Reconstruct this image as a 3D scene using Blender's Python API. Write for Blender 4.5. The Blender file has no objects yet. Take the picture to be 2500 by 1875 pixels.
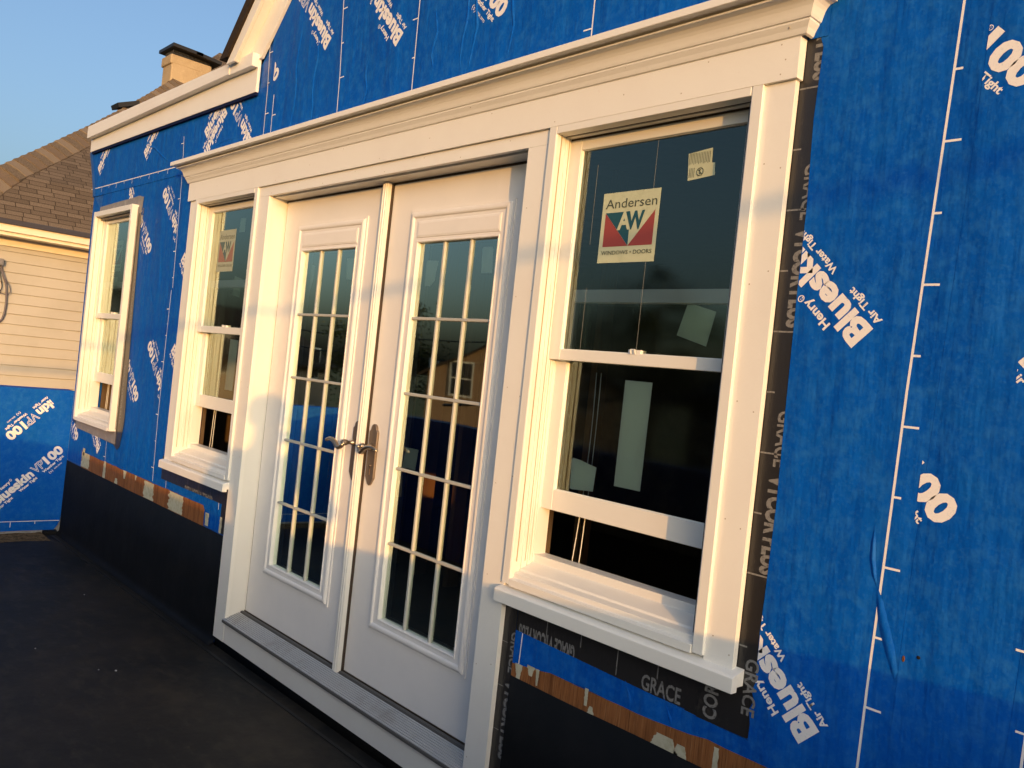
import bpy, bmesh, math, random
from mathutils import Vector, Matrix, noise
random.seed(7)
S = bpy.context.scene
C = S.collection
R = math.radians
# ---------------------------------------------------------------- camera
cam_d = bpy.data.cameras.new('camera'); cam = bpy.data.objects.new('camera', cam_d); C.objects.link(cam)
CAM = Vector((4.85677, -1.87318, 1.29328))
r_ = Vector((0.67552605, 0.72962343, 0.10636824)); u_ = Vector((-0.07628981, -0.07432252, 0.99431184)); w_ = Vector((-0.73337877, 0.67979836, -0.00545603))
m = Matrix((r_, u_, -w_)).transposed().to_4x4(); m.translation = CAM
cam.matrix_world = m
cam_d.sensor_width = 36; cam_d.lens = 2079.9 / 2500 * 36; cam_d.clip_start = 0.02; cam_d.clip_end = 2000
S.camera = cam
# ---------------------------------------------------------------- sky, sun, exposure
SUN_EL, SUN_AZ = R(5.0), R(62.0)                    # azimuth measured from -y towards +x
sdir = Vector((math.sin(SUN_AZ)*math.cos(SUN_EL), -math.cos(SUN_AZ)*math.cos(SUN_EL), math.sin(SUN_EL)))
W = bpy.data.worlds.new('World'); S.world = W; W.use_nodes = True
nt = W.node_tree
bg = nt.nodes['Background']
sky = nt.nodes.new('ShaderNodeTexSky'); sky.sky_type = 'NISHITA'; sky.sun_disc = False
sky.sun_elevation = R(12.0); sky.sun_rotation = math.atan2(sdir.x, sdir.y)
sky.altitude = 50; sky.air_density = 1.0; sky.dust_density = 6.2; sky.ozone_density = 2.7
nt.links.new(sky.outputs[0], bg.inputs[0]); bg.inputs[1].default_value = 0.15
sl = bpy.data.lights.new('sun', 'SUN'); sl.energy = 2.1; sl.angle = R(0.53); sl.color = (1.0, 0.48, 0.11)
so = bpy.data.objects.new('sun', sl); C.objects.link(so); so.rotation_euler = sdir.to_track_quat('Z', 'Y').to_euler()
so.location = (8, -6, 4)
S.view_settings.view_transform = 'Standard'; S.view_settings.look = 'None'; S.view_settings.exposure = 0.74; S.view_settings.gamma = 1
S.cycles.max_bounces = 8; S.cycles.transparent_max_bounces = 16

# ---------------------------------------------------------------- materials
def mat(name, col, rough=0.6, spec=0.5, metal=0.0, var=None, bump=None, detail=None, speck=None):
    """var=(scale, other colour, lo, hi) mixes by noise; bump=(scale, strength, stretch)"""
    M = bpy.data.materials.new(name); M.use_nodes = True
    N = M.node_tree.nodes; L = M.node_tree.links
    b = N['Principled BSDF']
    b.inputs['Base Color'].default_value = (*col, 1); b.inputs['Roughness'].default_value = rough
    b.inputs['Specular IOR Level'].default_value = spec; b.inputs['Metallic'].default_value = metal
    tc = N.new('ShaderNodeTexCoord'); src = None
    def noise_tex(sc, det=4, stretch=(1, 1, 1), ro=0.55):
        mp = N.new('ShaderNodeMapping'); mp.inputs['Scale'].default_value = stretch; L.new(tc.outputs['Object'], mp.inputs[0])
        n = N.new('ShaderNodeTexNoise'); n.inputs['Scale'].default_value = sc; n.inputs['Detail'].default_value = det; n.inputs['Roughness'].default_value = ro
        L.new(mp.outputs[0], n.inputs['Vector']); return n
    cur = None
    for v in (var or []):
        sc, c2, lo, hi = v[:4]; st = v[4] if len(v) > 4 else (1, 1, 1)
        n = noise_tex(sc, 6, st, 0.6)
        cr = N.new('ShaderNodeMapRange'); cr.inputs['From Min'].default_value = lo; cr.inputs['From Max'].default_value = hi
        L.new(n.outputs['Fac'], cr.inputs['Value'])
        mx = N.new('ShaderNodeMix'); mx.data_type = 'RGBA'
        L.new(cr.outputs[0], mx.inputs[0])
        if cur is None: mx.inputs[6].default_value = (*col, 1)
        else: L.new(cur, mx.inputs[6])
        mx.inputs[7].default_value = (*c2, 1); cur = mx.outputs[2]
    if cur is not None: L.new(cur, b.inputs['Base Color'])
    nrm = None
    for bp in (bump or []):
        sc, stg, st = bp
        n = noise_tex(sc, 5, st)
        bn = N.new('ShaderNodeBump'); bn.inputs['Strength'].default_value = 1.0; bn.inputs['Distance'].default_value = stg
        L.new(n.outputs['Fac'], bn.inputs['Height'])
        if nrm: L.new(nrm, bn.inputs['Normal'])
        nrm = bn.outputs[0]
    if nrm: L.new(nrm, b.inputs['Normal'])
    return M
TRIM = mat('white_trim', (0.77, 0.76, 0.72), 0.42, 0.4, var=[(3.5, (0.74, 0.72, 0.68), 0.45, 0.75), (60, (0.70, 0.67, 0.62), 0.66, 0.80)], bump=[(90, 0.0003, (1, 1, 1)), (2.0, 0.004, (1, 1, 1))])
VINYL = mat('white_vinyl', (0.73, 0.72, 0.68), 0.36, 0.5, var=[(5, (0.73, 0.71, 0.66), 0.5, 0.8)], bump=[(3, 0.002, (1, 1, 1))])
DOORP = mat('door_paint', (0.77, 0.75, 0.73), 0.5, 0.35, var=[(2.2, (0.70, 0.69, 0.68), 0.42, 0.72), (45, (0.66, 0.64, 0.61), 0.68, 0.82)], bump=[(140, 0.0002, (1, 1, 1)), (1.6, 0.004, (1, 1, 1))])
BLUEW = [(2.2, (0.0, 0.066, 0.38), 0.48, 0.74, (1.6, 1, .6)), (11, (0.002, 0.095, 0.43), 0.45, 0.72), (34, (0.012, 0.122, 0.45), 0.46, 0.76), (120, (0.014, 0.12, 0.44), 0.52, 0.82)]
BLUE = mat('blue_membrane', (0.0, 0.082, 0.43), 0.60, 0.10, var=BLUEW, bump=[(90, 0.0006, (1, 1, 1)), (1.6, 0.030, (2.4, 1, .5)), (6, .005, (1.3, 1, .9)), (3.5, .005, (3.5, 1, .22)), (4.5, .009, (1, 1, .7)), (15, .0025, (1, 1, 1))])
BLUE2 = mat('blue_membrane_lap', (0.0012, 0.060, 0.32), 0.42, 0.35, var=BLUEW, bump=[(70, 0.0006, (1, 1, 1)), (3.4, 0.016, (.8, 1, 1.6))])
PRINT = mat('white_print', (0.78, 0.76, 0.76), 0.55, 0.3, var=[(220, (0.55, 0.58, 0.66), 0.56, 0.78)])
TAPE = mat('black_flashing', (0.020, 0.019, 0.020), 0.34, 0.5, var=[(30, (0.05, 0.045, 0.04), 0.6, 0.8)], bump=[(14, 0.003, (1, 1, .3)), (120, .0003, (1, 1, 1))])
GREYT = mat('grey_flashing', (0.22, 0.21, 0.21), 0.5, 0.3, var=[(18, (0.30, 0.28, 0.26), 0.5, 0.7)], bump=[(20, 0.003, (1, 1, 1))])
TAPEP = mat('tape_print', (0.19, 0.19, 0.19), 0.55, 0.3, var=[(150, (0.10, 0.10, 0.10), 0.50, 0.66)])
EPDM = mat('black_rubber', (0.0045, 0.005, 0.006), 0.7, 0.18, var=[(5, (0.008, 0.008, 0.009), 0.45, 0.7)], bump=[(4, 0.006, (1, 1, 1)), (160, .0003, (1, 1, 1))])
DECKM = mat('deck_rubber', (0.0085, 0.0095, 0.010), 0.6, 0.22, var=[(1.7, (0.026, 0.021, 0.016), 0.42, 0.66), (9, (0.032, 0.027, 0.021), 0.50, 0.74, (1, 2.2, 1)), (3.2, (0.045, 0.036, 0.025), 0.58, 0.80), (55, (0.055, 0.048, 0.038), 0.66, 0.80), (300, (0.05, 0.045, 0.04), 0.68, 0.8)], bump=[(6, 0.004, (1, 1, 1)), (200, .0006, (1, 1, 1))])
WOOD = mat('bare_plywood', (0.27, 0.105, 0.035), 0.7, 0.2, var=[(9, (0.13, 0.045, 0.014), 0.45, 0.75, (4, 1, .25)), (60, (0.38, 0.18, 0.075), 0.52, 0.8, (3, 1, .15)), (130, (0.10, 0.035, 0.012), 0.52, 0.68, (3, 1, .10)), (14, (.07, .025, .008), .68, .78)], bump=[(60, .001, (3, 1, .2))])
PAPER = mat('torn_paper', (0.50, 0.48, 0.36), 0.8, 0.1, var=[(40, (0.38, 0.35, 0.24), 0.45, 0.7)])
ALU = mat('ribbed_sill', (0.50, 0.50, 0.50), 0.38, 0.5, metal=0.35, var=[(8, (0.36, 0.34, 0.32), 0.5, 0.75)])
BRONZE = mat('bronze_strip', (0.040, 0.026, 0.016), 0.5, 0.4)
NICKEL = mat('satin_nickel', (0.42, 0.34, 0.25), 0.30, 0.5, metal=0.95, var=[(30, (0.28, 0.24, 0.20), 0.5, 0.7)])
PLATEM = mat('satin_plate', (0.24, 0.19, 0.15), 0.42, 0.5, metal=0.7)
GROOVE_SHADE = mat('groove_shade', (0.40, 0.33, 0.22), 0.7, 0.2)
DARK = mat('dark_recess', (0.012, 0.011, 0.010), 0.7, 0.2)
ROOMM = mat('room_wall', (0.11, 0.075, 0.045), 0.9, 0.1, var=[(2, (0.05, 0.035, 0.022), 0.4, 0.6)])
STUDM = mat('wood_stud', (0.30, 0.17, 0.08), 0.7, 0.2, var=[(20, (0.3, 0.14, 0.05), 0.45, 0.7, (4, 4, .3))])
NAIL = mat('nail_dimple', (0.42, 0.37, 0.30), 0.7, 0.2)
STK = mat('sticker_paper', (0.46, 0.50, 0.36), 0.6, 0.2, var=[(30, (0.41, 0.45, 0.32), 0.5, 0.7)])
STK_W = mat('white_sheet', (0.88, 0.88, 0.74), 0.7, 0.2, var=[(9, (0.78, 0.76, 0.62), 0.5, 0.7, (1, 1, .3))], bump=[(5, .004, (1, 1, 1))])
STK_B = mat('sticker_teal', (0.015, 0.075, 0.11), 0.6, 0.2); STK_R = mat('sticker_red', (0.26, 0.055, 0.055), 0.6, 0.2); STK_K = mat('sticker_ink', (0.06, 0.075, 0.06), 0.6, 0.2)
CREAM = mat('cream_siding', (0.45, 0.43, 0.38), 0.5, 0.3, var=[(3, (0.41, 0.39, 0.34), 0.45, 0.7), (90, (0.38, 0.35, 0.29), 0.66, 0.8)], bump=[(2, .006, (1, .6, 1))])
CREAMT = mat('cream_fascia', (0.80, 0.73, 0.58), 0.45, 0.35)
STUCCO = mat('chimney_stucco', (0.42, 0.33, 0.21), 0.9, 0.1, var=[(3, (0.34, 0.26, 0.16), 0.42, 0.7), (25, (0.48, 0.38, 0.25), 0.55, 0.75)], bump=[(40, .004, (1, 1, 1)), (6, .01, (1, 1, 1))])
BLACKM = mat('black_metal', (0.012, 0.012, 0.013), 0.5, 0.4)
ROOFE = mat('dark_shingle_edge', (0.035, 0.026, 0.020), 0.9, 0.1, bump=[(40, .006, (1, 1, 1))])
GREYB = mat('grey_plastic', (0.20, 0.20, 0.22), 0.6, 0.3); CABLEM = mat('grey_cable', (0.13, 0.12, 0.14), 0.6, 0.3); BLKC = mat('black_cable', (0.012, 0.012, 0.012), 0.6, 0.3)
CORDM = mat('white_cord', (0.8, 0.78, 0.7), 0.7, 0.2)
GREYBOARD = mat('grey_board', (0.26, 0.26, 0.27), 0.8, 0.1, var=[(40, (0.18, 0.17, 0.17), 0.5, 0.7)])
DIRT = mat('sandy_dirt', (0.16, 0.11, 0.06), 0.95, 0.1, var=[(30, (0.05, 0.035, 0.02), 0.42, 0.62), (110, (0.24, 0.17, 0.10), 0.55, 0.7)], bump=[(60, .004, (1, 1, 1))])
CHIP = mat('paint_chip', (0.6, 0.6, 0.58), 0.6, 0.3)

def shingle_mat(name, c1, c2, c3, sx=0.30, sy=0.14):
    M = bpy.data.materials.new(name); M.use_nodes = True
    N = M.node_tree.nodes; L = M.node_tree.links; b = N['Principled BSDF']; b.inputs['Roughness'].default_value = 0.92; b.inputs['Specular IOR Level'].default_value = 0.1
    uv = N.new('ShaderNodeUVMap')
    br = N.new('ShaderNodeTexBrick'); br.offset = 0.37; br.offset_frequency = 3; br.squash = 1.45; br.squash_frequency = 2
    br.inputs['Scale'].default_value = 1; br.inputs['Brick Width'].default_value = sx; br.inputs['Row Height'].default_value = sy
    br.inputs['Mortar Size'].default_value = 0.0045; br.inputs['Mortar Smooth'].default_value = 0.2; br.inputs['Bias'].default_value = -0.1
    br.inputs['Color1'].default_value = (*c1, 1); br.inputs['Color2'].default_value = (*c2, 1); br.inputs['Mortar'].default_value = (*c3, 1)
    L.new(uv.outputs[0], br.inputs['Vector'])
    n = N.new('ShaderNodeTexNoise'); n.inputs['Scale'].default_value = 90; n.inputs['Detail'].default_value = 4; L.new(uv.outputs[0], n.inputs['Vector'])
    mr = N.new('ShaderNodeMapRange'); mr.inputs['From Min'].default_value = .3; mr.inputs['From Max'].default_value = .7; mr.inputs['To Min'].default_value = .78; mr.inputs['To Max'].default_value = 1.25
    L.new(n.outputs['Fac'], mr.inputs[0])
    vm = N.new('ShaderNodeVectorMath'); vm.operation = 'SCALE'; L.new(br.outputs['Color'], vm.inputs[0]); L.new(mr.outputs[0], vm.inputs['Scale'])
    L.new(vm.outputs[0], b.inputs['Base Color'])
    bp = N.new('ShaderNodeBump'); bp.inputs['Distance'].default_value = 0.01; bp.inputs['Strength'].default_value = .6; bp.invert = True; L.new(br.outputs['Fac'], bp.inputs['Height']); L.new(bp.outputs[0], b.inputs['Normal'])
    return M
SHING = shingle_mat('brown_shingles', (0.150, 0.120, 0.092), (0.092, 0.073, 0.056), (0.050, 0.038, 0.029), .155, .064)
HIPM = mat('hip_shingles', (0.17, 0.12, 0.075), 0.92, 0.1, var=[(5, (0.09, 0.06, 0.04), 0.45, 0.55), (90, (0.24, 0.18, 0.12), 0.5, 0.8)])

def glass_mat(name, boost=3.0, tint=(0.88, 0.92, 0.88), rough=.02):
    M = bpy.data.materials.new(name); M.use_nodes = True
    N = M.node_tree.nodes; L = M.node_tree.links
    for n in list(N):
        if n.type == 'BSDF_PRINCIPLED': N.remove(n)
    out = [n for n in N if n.type == 'OUTPUT_MATERIAL'][0]
    tr = N.new('ShaderNodeBsdfTransparent'); tr.inputs[0].default_value = (*tint, 1)
    gl = N.new('ShaderNodeBsdfGlossy'); gl.inputs['Roughness'].default_value = rough; gl.inputs[0].default_value = (0.86, 0.98, 0.84, 1)
    fr = N.new('ShaderNodeFresnel'); fr.inputs[0].default_value = 1.52
    mu = N.new('ShaderNodeMath'); mu.operation = 'MULTIPLY'; mu.inputs[1].default_value = boost; mu.use_clamp = True
    L.new(fr.outputs[0], mu.inputs[0])
    mx = N.new('ShaderNodeMixShader'); L.new(mu.outputs[0], mx.inputs[0]); L.new(tr.outputs[0], mx.inputs[1]); L.new(gl.outputs[0], mx.inputs[2])
    tc = N.new('ShaderNodeTexCoord'); nz = N.new('ShaderNodeTexNoise'); nz.inputs['Scale'].default_value = 1.3; nz.inputs['Detail'].default_value = 1
    L.new(tc.outputs['Object'], nz.inputs['Vector'])
    bp = N.new('ShaderNodeBump'); bp.inputs['Distance'].default_value = 0.0035; L.new(nz.outputs['Fac'], bp.inputs['Height']); L.new(bp.outputs[0], gl.inputs['Normal'])
    L.new(mx.outputs[0], out.inputs[0])
    return M
GRILLE = mat('grille_paint', (0.42, 0.42, 0.39), 0.5, 0.3)
GLASS = glass_mat('window_glass', 2.5, rough=.055); GLASSD = glass_mat('door_glass', 6.8, rough=.02)

# ---------------------------------------------------------------- mesh helpers
class MB:
    def __init__(s): s.v = []; s.f = []; s.mi = []; s.uv = {}
    def add(s, vs, fs, mi=0):
        o = len(s.v); s.v += [tuple(v) for v in vs]; s.f += [tuple(i+o for i in f) for f in fs]; s.mi += [mi]*len(fs); return s
    def box(s, x0, x1, y0, y1, z0, z1, mi=0):
        vs = [(x, y, z) for x in (x0, x1) for y in (y0, y1) for z in (z0, z1)]
        return s.add(vs, [(0, 1, 3, 2), (4, 6, 7, 5), (0, 4, 5, 1), (2, 3, 7, 6), (0, 2, 6, 4), (1, 5, 7, 3)], mi)
    def prism(s, poly, axis, a, b, mi=0):
        """poly: 2-D points in the two other axes (order x,y,z), swept from a to b along axis"""
        def P(p, t):
            q = list(p); q.insert(axis, t); return tuple(q)
        n = len(poly); vs = [P(p, a) for p in poly] + [P(p, b) for p in poly]
        fs = [tuple(range(n))[::-1], tuple(range(n, 2*n))] + [(i, (i+1) % n, n+(i+1) % n, n+i) for i in range(n)]
        return s.add(vs, fs, mi)
    def ring(s, x0, x1, z0, z1, prof, mi=0, close=False):
        """mitred rectangular frame in the xz plane. prof: list of (inset, y)"""
        o = []
        for (d, y) in prof: o += [(x0+d, y, z0+d), (x1-d, y, z0+d), (x1-d, y, z1-d), (x0+d, y, z1-d)]
        n = len(prof); fs = []
        for k in range(n if close else n-1):
            k2 = (k+1) % n
            for j in range(4):
                j2 = (j+1) % 4; fs.append((k*4+j, k*4+j2, k2*4+j2, k2*4+j))
        return s.add(o, fs, mi)
    def tube(s, pts, rad, seg=8, flat=None, mi=0, cap=True):
        pts = [Vector(p) for p in pts]; n = len(pts); rr = rad if isinstance(rad, (list, tuple)) else [rad]*n
        ff = flat if isinstance(flat, (list, tuple)) else [flat or 1.0]*n
        vs = []; up = Vector((0, 0, 1)); prev = None
        for i, p in enumerate(pts):
            t = (pts[min(i+1, n-1)] - pts[max(i-1, 0)]).normalized()
            if prev is None:
                a = t.cross(up); a = t.cross(Vector((1, 0, 0))) if a.length < 1e-3 else a
            else: a = prev - t*prev.dot(t)
            a.normalize(); prev = a; b = t.cross(a)
            for k in range(seg):
                an = 2*math.pi*k/seg; vs.append(p + a*math.cos(an)*rr[i]*ff[i] + b*math.sin(an)*rr[i])
        fs = [(i*seg+k, i*seg+(k+1) % seg, (i+1)*seg+(k+1) % seg, (i+1)*seg+k) for i in range(n-1) for k in range(seg)]
        if cap: fs += [tuple(range(seg))[::-1], tuple(range((n-1)*seg, n*seg))]
        return s.add(vs, fs, mi)
    def sphere(s, c, r, seg=10, mi=0, sc=(1, 1, 1)):
        vs = []; 
        for i in range(seg+1):
            th = math.pi*i/seg
            for j in range(seg*2):
                ph = math.pi*j/seg; vs.append((c[0]+r*sc[0]*math.sin(th)*math.cos(ph), c[1]+r*sc[1]*math.sin(th)*math.sin(ph), c[2]+r*sc[2]*math.cos(th)))
        m2 = seg*2
        return s.add(vs, [(i*m2+j, i*m2+(j+1) % m2, (i+1)*m2+(j+1) % m2, (i+1)*m2+j) for i in range(seg) for j in range(m2)], mi)
    def build(s, name, mats, parent=None, bevel=0, smooth=False, bseg=2, recalc=True):
        me = bpy.data.meshes.new(name); me.from_pydata(s.v, [], s.f); 
        mats = mats if isinstance(mats, (list, tuple)) else [mats]
        for m_ in mats: me.materials.append(m_)
        for p, i in zip(me.polygons, s.mi): p.material_index = i; p.use_smooth = smooth
        bm = bmesh.new(); bm.from_mesh(me)
        bmesh.ops.remove_doubles(bm, verts=bm.verts, dist=1e-6)
        if recalc: bmesh.ops.recalc_face_normals(bm, faces=bm.faces)
        bm.to_mesh(me); bm.free()
        o = bpy.data.objects.new(name, me); C.objects.link(o)
        if parent: o.parent = parent
        if bevel:
            b = o.modifiers.new('bevel', 'BEVEL'); b.width = bevel; b.segments = bseg; b.limit_method = 'ANGLE'; b.angle_limit = R(35)
            b.harden_normals = False
        return o
def tag(o, label=None, cat=None, group=None, kind=None):
    if label: o['label'] = label
    if cat: o['category'] = cat
    if group: o['group'] = group
    if kind: o['kind'] = kind
    return o
def empty(name, loc, label, cat, group=None):
    o = bpy.data.objects.new(name, None); C.objects.link(o); o.location = loc; o.empty_display_size = .2
    return tag(o, label, cat, group)
def keep(child, parent):            # parent at the origin-based coordinates used here
    child.parent = parent; child.matrix_parent_inverse = Matrix.Translation(parent.location).inverted() if parent.location.length else Matrix()
    return child
def flat(polys, y, name, mats, parent=None, th=0.0008, tri=False):
    """thin sheet(s) with polygonal outline in xz, front at y"""
    mb = MB()
    for i, poly in enumerate(polys): mb.prism([(p[0], y) if 0 else p for p in poly], 1, y, y+th)
    return mb.build(name, mats, parent)

# -------- text as meshes, clipped
_cap = {}
def text_mesh(body, cap, bold=0.0, width=None, outline=False):
    cu = bpy.data.curves.new('t', 'FONT'); cu.body = body; cu.size = 1.0; cu.offset = bold; cu.resolution_u = 3
    if outline: cu.fill_mode = 'NONE'; cu.bevel_depth = 0.020; cu.bevel_resolution = 1
    ob = bpy.data.objects.new('t', cu); me = bpy.data.meshes.new_from_object(ob)
    bm = bmesh.new(); bm.from_mesh(me); bpy.data.objects.remove(ob); bpy.data.curves.remove(cu); bpy.data.meshes.remove(me)
    if outline:
        bm.normal_update(); bmesh.ops.delete(bm, geom=[f for f in bm.faces if f.normal.z < .15], context='FACES')
        for v in bm.verts: v.co.z = 0
    if not _cap:
        c2 = bpy.data.curves.new('t', 'FONT'); c2.body = 'B'; ob = bpy.data.objects.new('t', c2); m2 = bpy.data.meshes.new_from_object(ob)
        _cap['h'] = max(v.co.y for v in m2.vertices); bpy.data.objects.remove(ob); bpy.data.curves.remove(c2); bpy.data.meshes.remove(m2)
    k = cap/_cap['h']; x0 = min(v.co.x for v in bm.verts); x1 = max(v.co.x for v in bm.verts)
    kx = width/(x1-x0) if width else k
    for v in bm.verts: v.co = Vector(((v.co.x-x0)*kx, v.co.y*k, 0))
    return bm
def place(bm, org, d, u, clips, plane):
    """org,d,u 2-D in wall coordinates; clips: list of (a,b,c) keeping a*p+b*q<=c ; plane(p,q)->xyz"""
    for v in bm.verts:
        x, y = v.co.x, v.co.y; v.co = Vector((org[0]+d[0]*x+u[0]*y, org[1]+d[1]*x+u[1]*y, 0))
    for (a, b, c) in clips:
        l = math.hypot(a, b); n = Vector((a/l, b/l, 0)); co = n*(c/l)
        bmesh.ops.bisect_plane(bm, geom=bm.verts[:]+bm.edges[:]+bm.faces[:], plane_co=co, plane_no=n, clear_outer=True)
    for v in bm.verts: v.co = Vector(plane(v.co.x, v.co.y))
    return bm
def merge_to(bms, name, mat_, parent):
    me = bpy.data.meshes.new(name); big = bmesh.new()
    for b in bms:
        t = bpy.data.meshes.new('x'); b.to_mesh(t); b.free(); big.from_mesh(t); bpy.data.meshes.remove(t)
    if not len(big.faces): big.free(); return None
    big.to_mesh(me); big.free(); me.materials.append(mat_)
    o = bpy.data.objects.new(name, me); C.objects.link(o); o.parent = parent
    return o
Q = math.sqrt(.5)
DIRS = {'U': ((-Q, Q), (-Q, -Q)), 'D': ((Q, -Q), (Q, Q)), 'R': ((Q, Q), (-Q, Q)), 'L': ((-Q, -Q), (Q, -Q))}
def stamp(kind, start, clips, plane, end=None):
    d, u = DIRS[kind]
    if end is not None: start = (end[0]-.56*d[0], end[1]-.56*d[1])
    out = []
    def T(body, a, b, cap, w, bold=.02, ol=False):
        org = (start[0]+d[0]*a+u[0]*b, start[1]+d[1]*a+u[1]*b)
        out.append(place(text_mesh(body, cap, bold, w, ol), org, d, u, clips, plane))
    T('Blueskin', 0, 0, .058, .308, .045)
    T('VP', .317, 0, .058, .088, 0, True); T('\u00ae', .402, .046, .011, .012)
    T('100', .418, 0, .058, .142, .05)
    T('Henry', .078, .064, .021, .088, .03); T('\u00ae', .170, .070, .016, .016)
    T('Air Tight', 0, -.031, .017, .108, .03); T('Water Tight', .166, -.031, .017, .142, .03); T('Weather Tight', .36, -.031, .017, .172, .03)
    T('(s)', .385, -.062, .016, .030, .0); T('ESR-2975', .43, -.060, .009, .062, .01)
    return out

# ---------------------------------------------------------------- ground, deck
ground = MB(); ground.box(-400, 400, -400, 400, -3.6, -3.4)
tag(ground.build('ground', mat('dry_grass', (0.07, 0.08, 0.035), 0.95, 0.1, var=[(.4, (0.12, 0.10, 0.06), .45, .6)])), kind='structure')
dk = MB(); dk.box(-1.84, 5.34, -2.25, .10, -.30, -.17)
tag(dk.build('deck_floor', DECKM), kind='structure')

# ================================================================ THE HOUSE
house = empty('house', (0, 0, 0), 'house wrapped in blue building membrane with new white door and window trim', 'house')
WY = .024
FW = (-1.645, -.870)       # far window outer x
# wall body: front face pieces around the openings, thickness to y=.14
wall = MB()
ZT = 3.9
# gable outline keeps x - z <= -2.044 ... handled with a polygon on the left of x=.70
def wp(poly): wall.prism(poly, 1, WY, .14)
cols = [(-1.84, FW[0]+.02), (FW[1]-.02, .14), (.85, .97), (2.80, 2.92), (3.63, 6.4)]
for a, b in cols: wp([(a, -.3), (b, -.3), (b, 2.06), (a, 2.06)])
wp([(FW[0]+.02, -.3), (FW[1]-.02, -.3), (FW[1]-.02, .70), (FW[0]+.02, .70)])
wp([(.14, -.3), (.85, -.3), (.85, .655), (.14, .655)]); wp([(2.92, -.3), (3.63, -.3), (3.63, .655), (2.92, .655)])
wp([(.97, -.3), (2.80, -.3), (2.80, -.02), (.97, -.02)])
wp([(-1.84, 2.125), (.70, 2.125), (.70, 2.75), (-1.84, 2.75)]); wp([(FW[1]-.02, 2.06), (.14, 2.06), (.14, 2.0995), (FW[1]-.02, 2.0995)]); wp([(FW[1]-.02, 2.10), (.70, 2.10), (.70, 2.1245), (FW[1]-.02, 2.1245)]); wp([(-1.84, 2.06), (FW[0]+.02, 2.06), (FW[0]+.02, 2.125), (-1.84, 2.125)])
wp([(.70, 2.10), (6.4, 2.10), (6.4, 4.4), (2.30, 4.4), (.70, 2.75)]); wp([(.85, 2.06), (2.92, 2.06), (2.92, 2.0995), (.85, 2.0995)]); wp([(3.63, 2.06), (6.4, 2.06), (6.4, 2.0995), (3.63, 2.0995)])
wall.box(-1.84, -1.72, .14, 6, -3.4, 2.75); wall.box(6.3, 6.4, .14, 6, -3.4, 4.4); wall.box(-1.84, 6.4, 5.9, 6.0, -3.4, 4.4); wall.box(-1.84, 6.4, WY, .14, -3.4, -.3)
wall.build('wall', BLUE2, house)
# --- blue sheets (thin, laid over one another)
SHEETS = []
def sh(poly, y, th=.0008):
    mb = MB(); mb.prism(poly, 1, y, y+th); o = mb.build('blue_sheet', BLUE, house); SHEETS.append((poly, y, o)); return o
# left lower sheets, notched round the far window flashing
sh([(-1.84, .375), (-1.03, .375), (-1.03, .62), (-1.835, .66)], .0224)
sh([(-1.832, .66), (-1.65, .64), (-1.65, 2.17), (-1.849, 2.292), (-1.846, 1.95), (-1.838, 1.3)], .0224)
sh([(-1.65, 2.14), (-.84, 2.14), (-.84, 2.292), (-1.65, 2.292)], .0224)
sh([(-1.03, .373), (-.17, .373), (-.17, .70), (-.87, .70), (-1.03, .66)], .0220)
sh([(-.87, .70), (-.17, .70), (-.18, 2.292), (-.87, 2.292)], .0220)
sh([(-.20, .372), (.10, .372), (.10, 2.292), (-.21, 2.292)], .0213)
sh([(.10, .372), (.80, .372), (.80, .518), (.10, .518)], .0207)
# horizontal roll under the eave
sh([(-1.86, 2.289), (-.3, 2.283), (.85, 2.283), (.86, 2.62), (-2.03, 2.64), (-1.93, 2.42), (-1.875, 2.33)], .0197, .001)
# gable sheets
sh([(.85, 2.2), (1.47, 2.2), (1.47, 3.51), (.81, 2.86), (.83, 2.6)], .0190)
sh([(1.46, 2.2), (2.06, 2.2), (2.06, 4.1), (1.46, 3.50)], .0184)
sh([(2.05, 2.2), (3.02, 2.2), (3.02, 4.3), (2.05, 4.09)], .0190)
sh([(3.01, 2.2), (3.80, 2.2), (3.80, 4.3), (3.01, 4.3)], .0184)
# right of the window: sheet up to the seam, then the next roll over it
sh([(3.771, 2.23), (3.790, 2.175), (3.785, 2.0), (3.792, 1.78), (3.791, 1.6), (3.794, 1.285), (3.797, 1.06), (3.793, .834), (3.790, .749), (3.793, .623), (3.786, .600), (3.794, .58), (3.784, .555), (3.790, .52), (3.789, .478), (3.62, .486), (2.953, .509), (2.953, .403), (3.091, .421), (3.271, .429), (3.394, .420), (3.489, .419), (3.632, .425), (3.746, .436), (3.846, .436), (6.4, .44), (6.4, 4.3), (3.771, 4.3)], .0204)
sh([(4.176, 4.3), (4.167, 2.192), (4.154, 1.74), (4.143, 1.431), (4.137, 1.233), (4.126, .904), (4.122, .73), (4.119, .445), (6.4, .445), (6.4, 4.3)], .0198, .0005)
def inside(poly, x, z):
    c = False
    for i in range(len(poly)):
        (x0, z0), (x1, z1) = poly[i-1], poly[i]
        if (z0 > z) != (z1 > z) and x < (x1-x0)*(z-z0)/(z1-z0)+x0: c = not c
    return c
def sheet_at(x, z, y):
    best = [q for q in SHEETS if q[1] > y-1e-6 and inside(q[0], x, z)]
    return min(best, key=lambda q: q[1])[2] if best else SHEETS[-1][2]
def centre(o): 
    n = len(o.data.vertices); return sum(v.co.x for v in o.data.vertices)/n, sum(v.co.z for v in o.data.vertices)/n, sum(v.co.y for v in o.data.vertices)/n
sh([(4.352, .95), (4.345, .74), (4.336, .60), (4.325, .40), (6.4, .44), (6.4, .95)], .0192, .0004)
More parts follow.
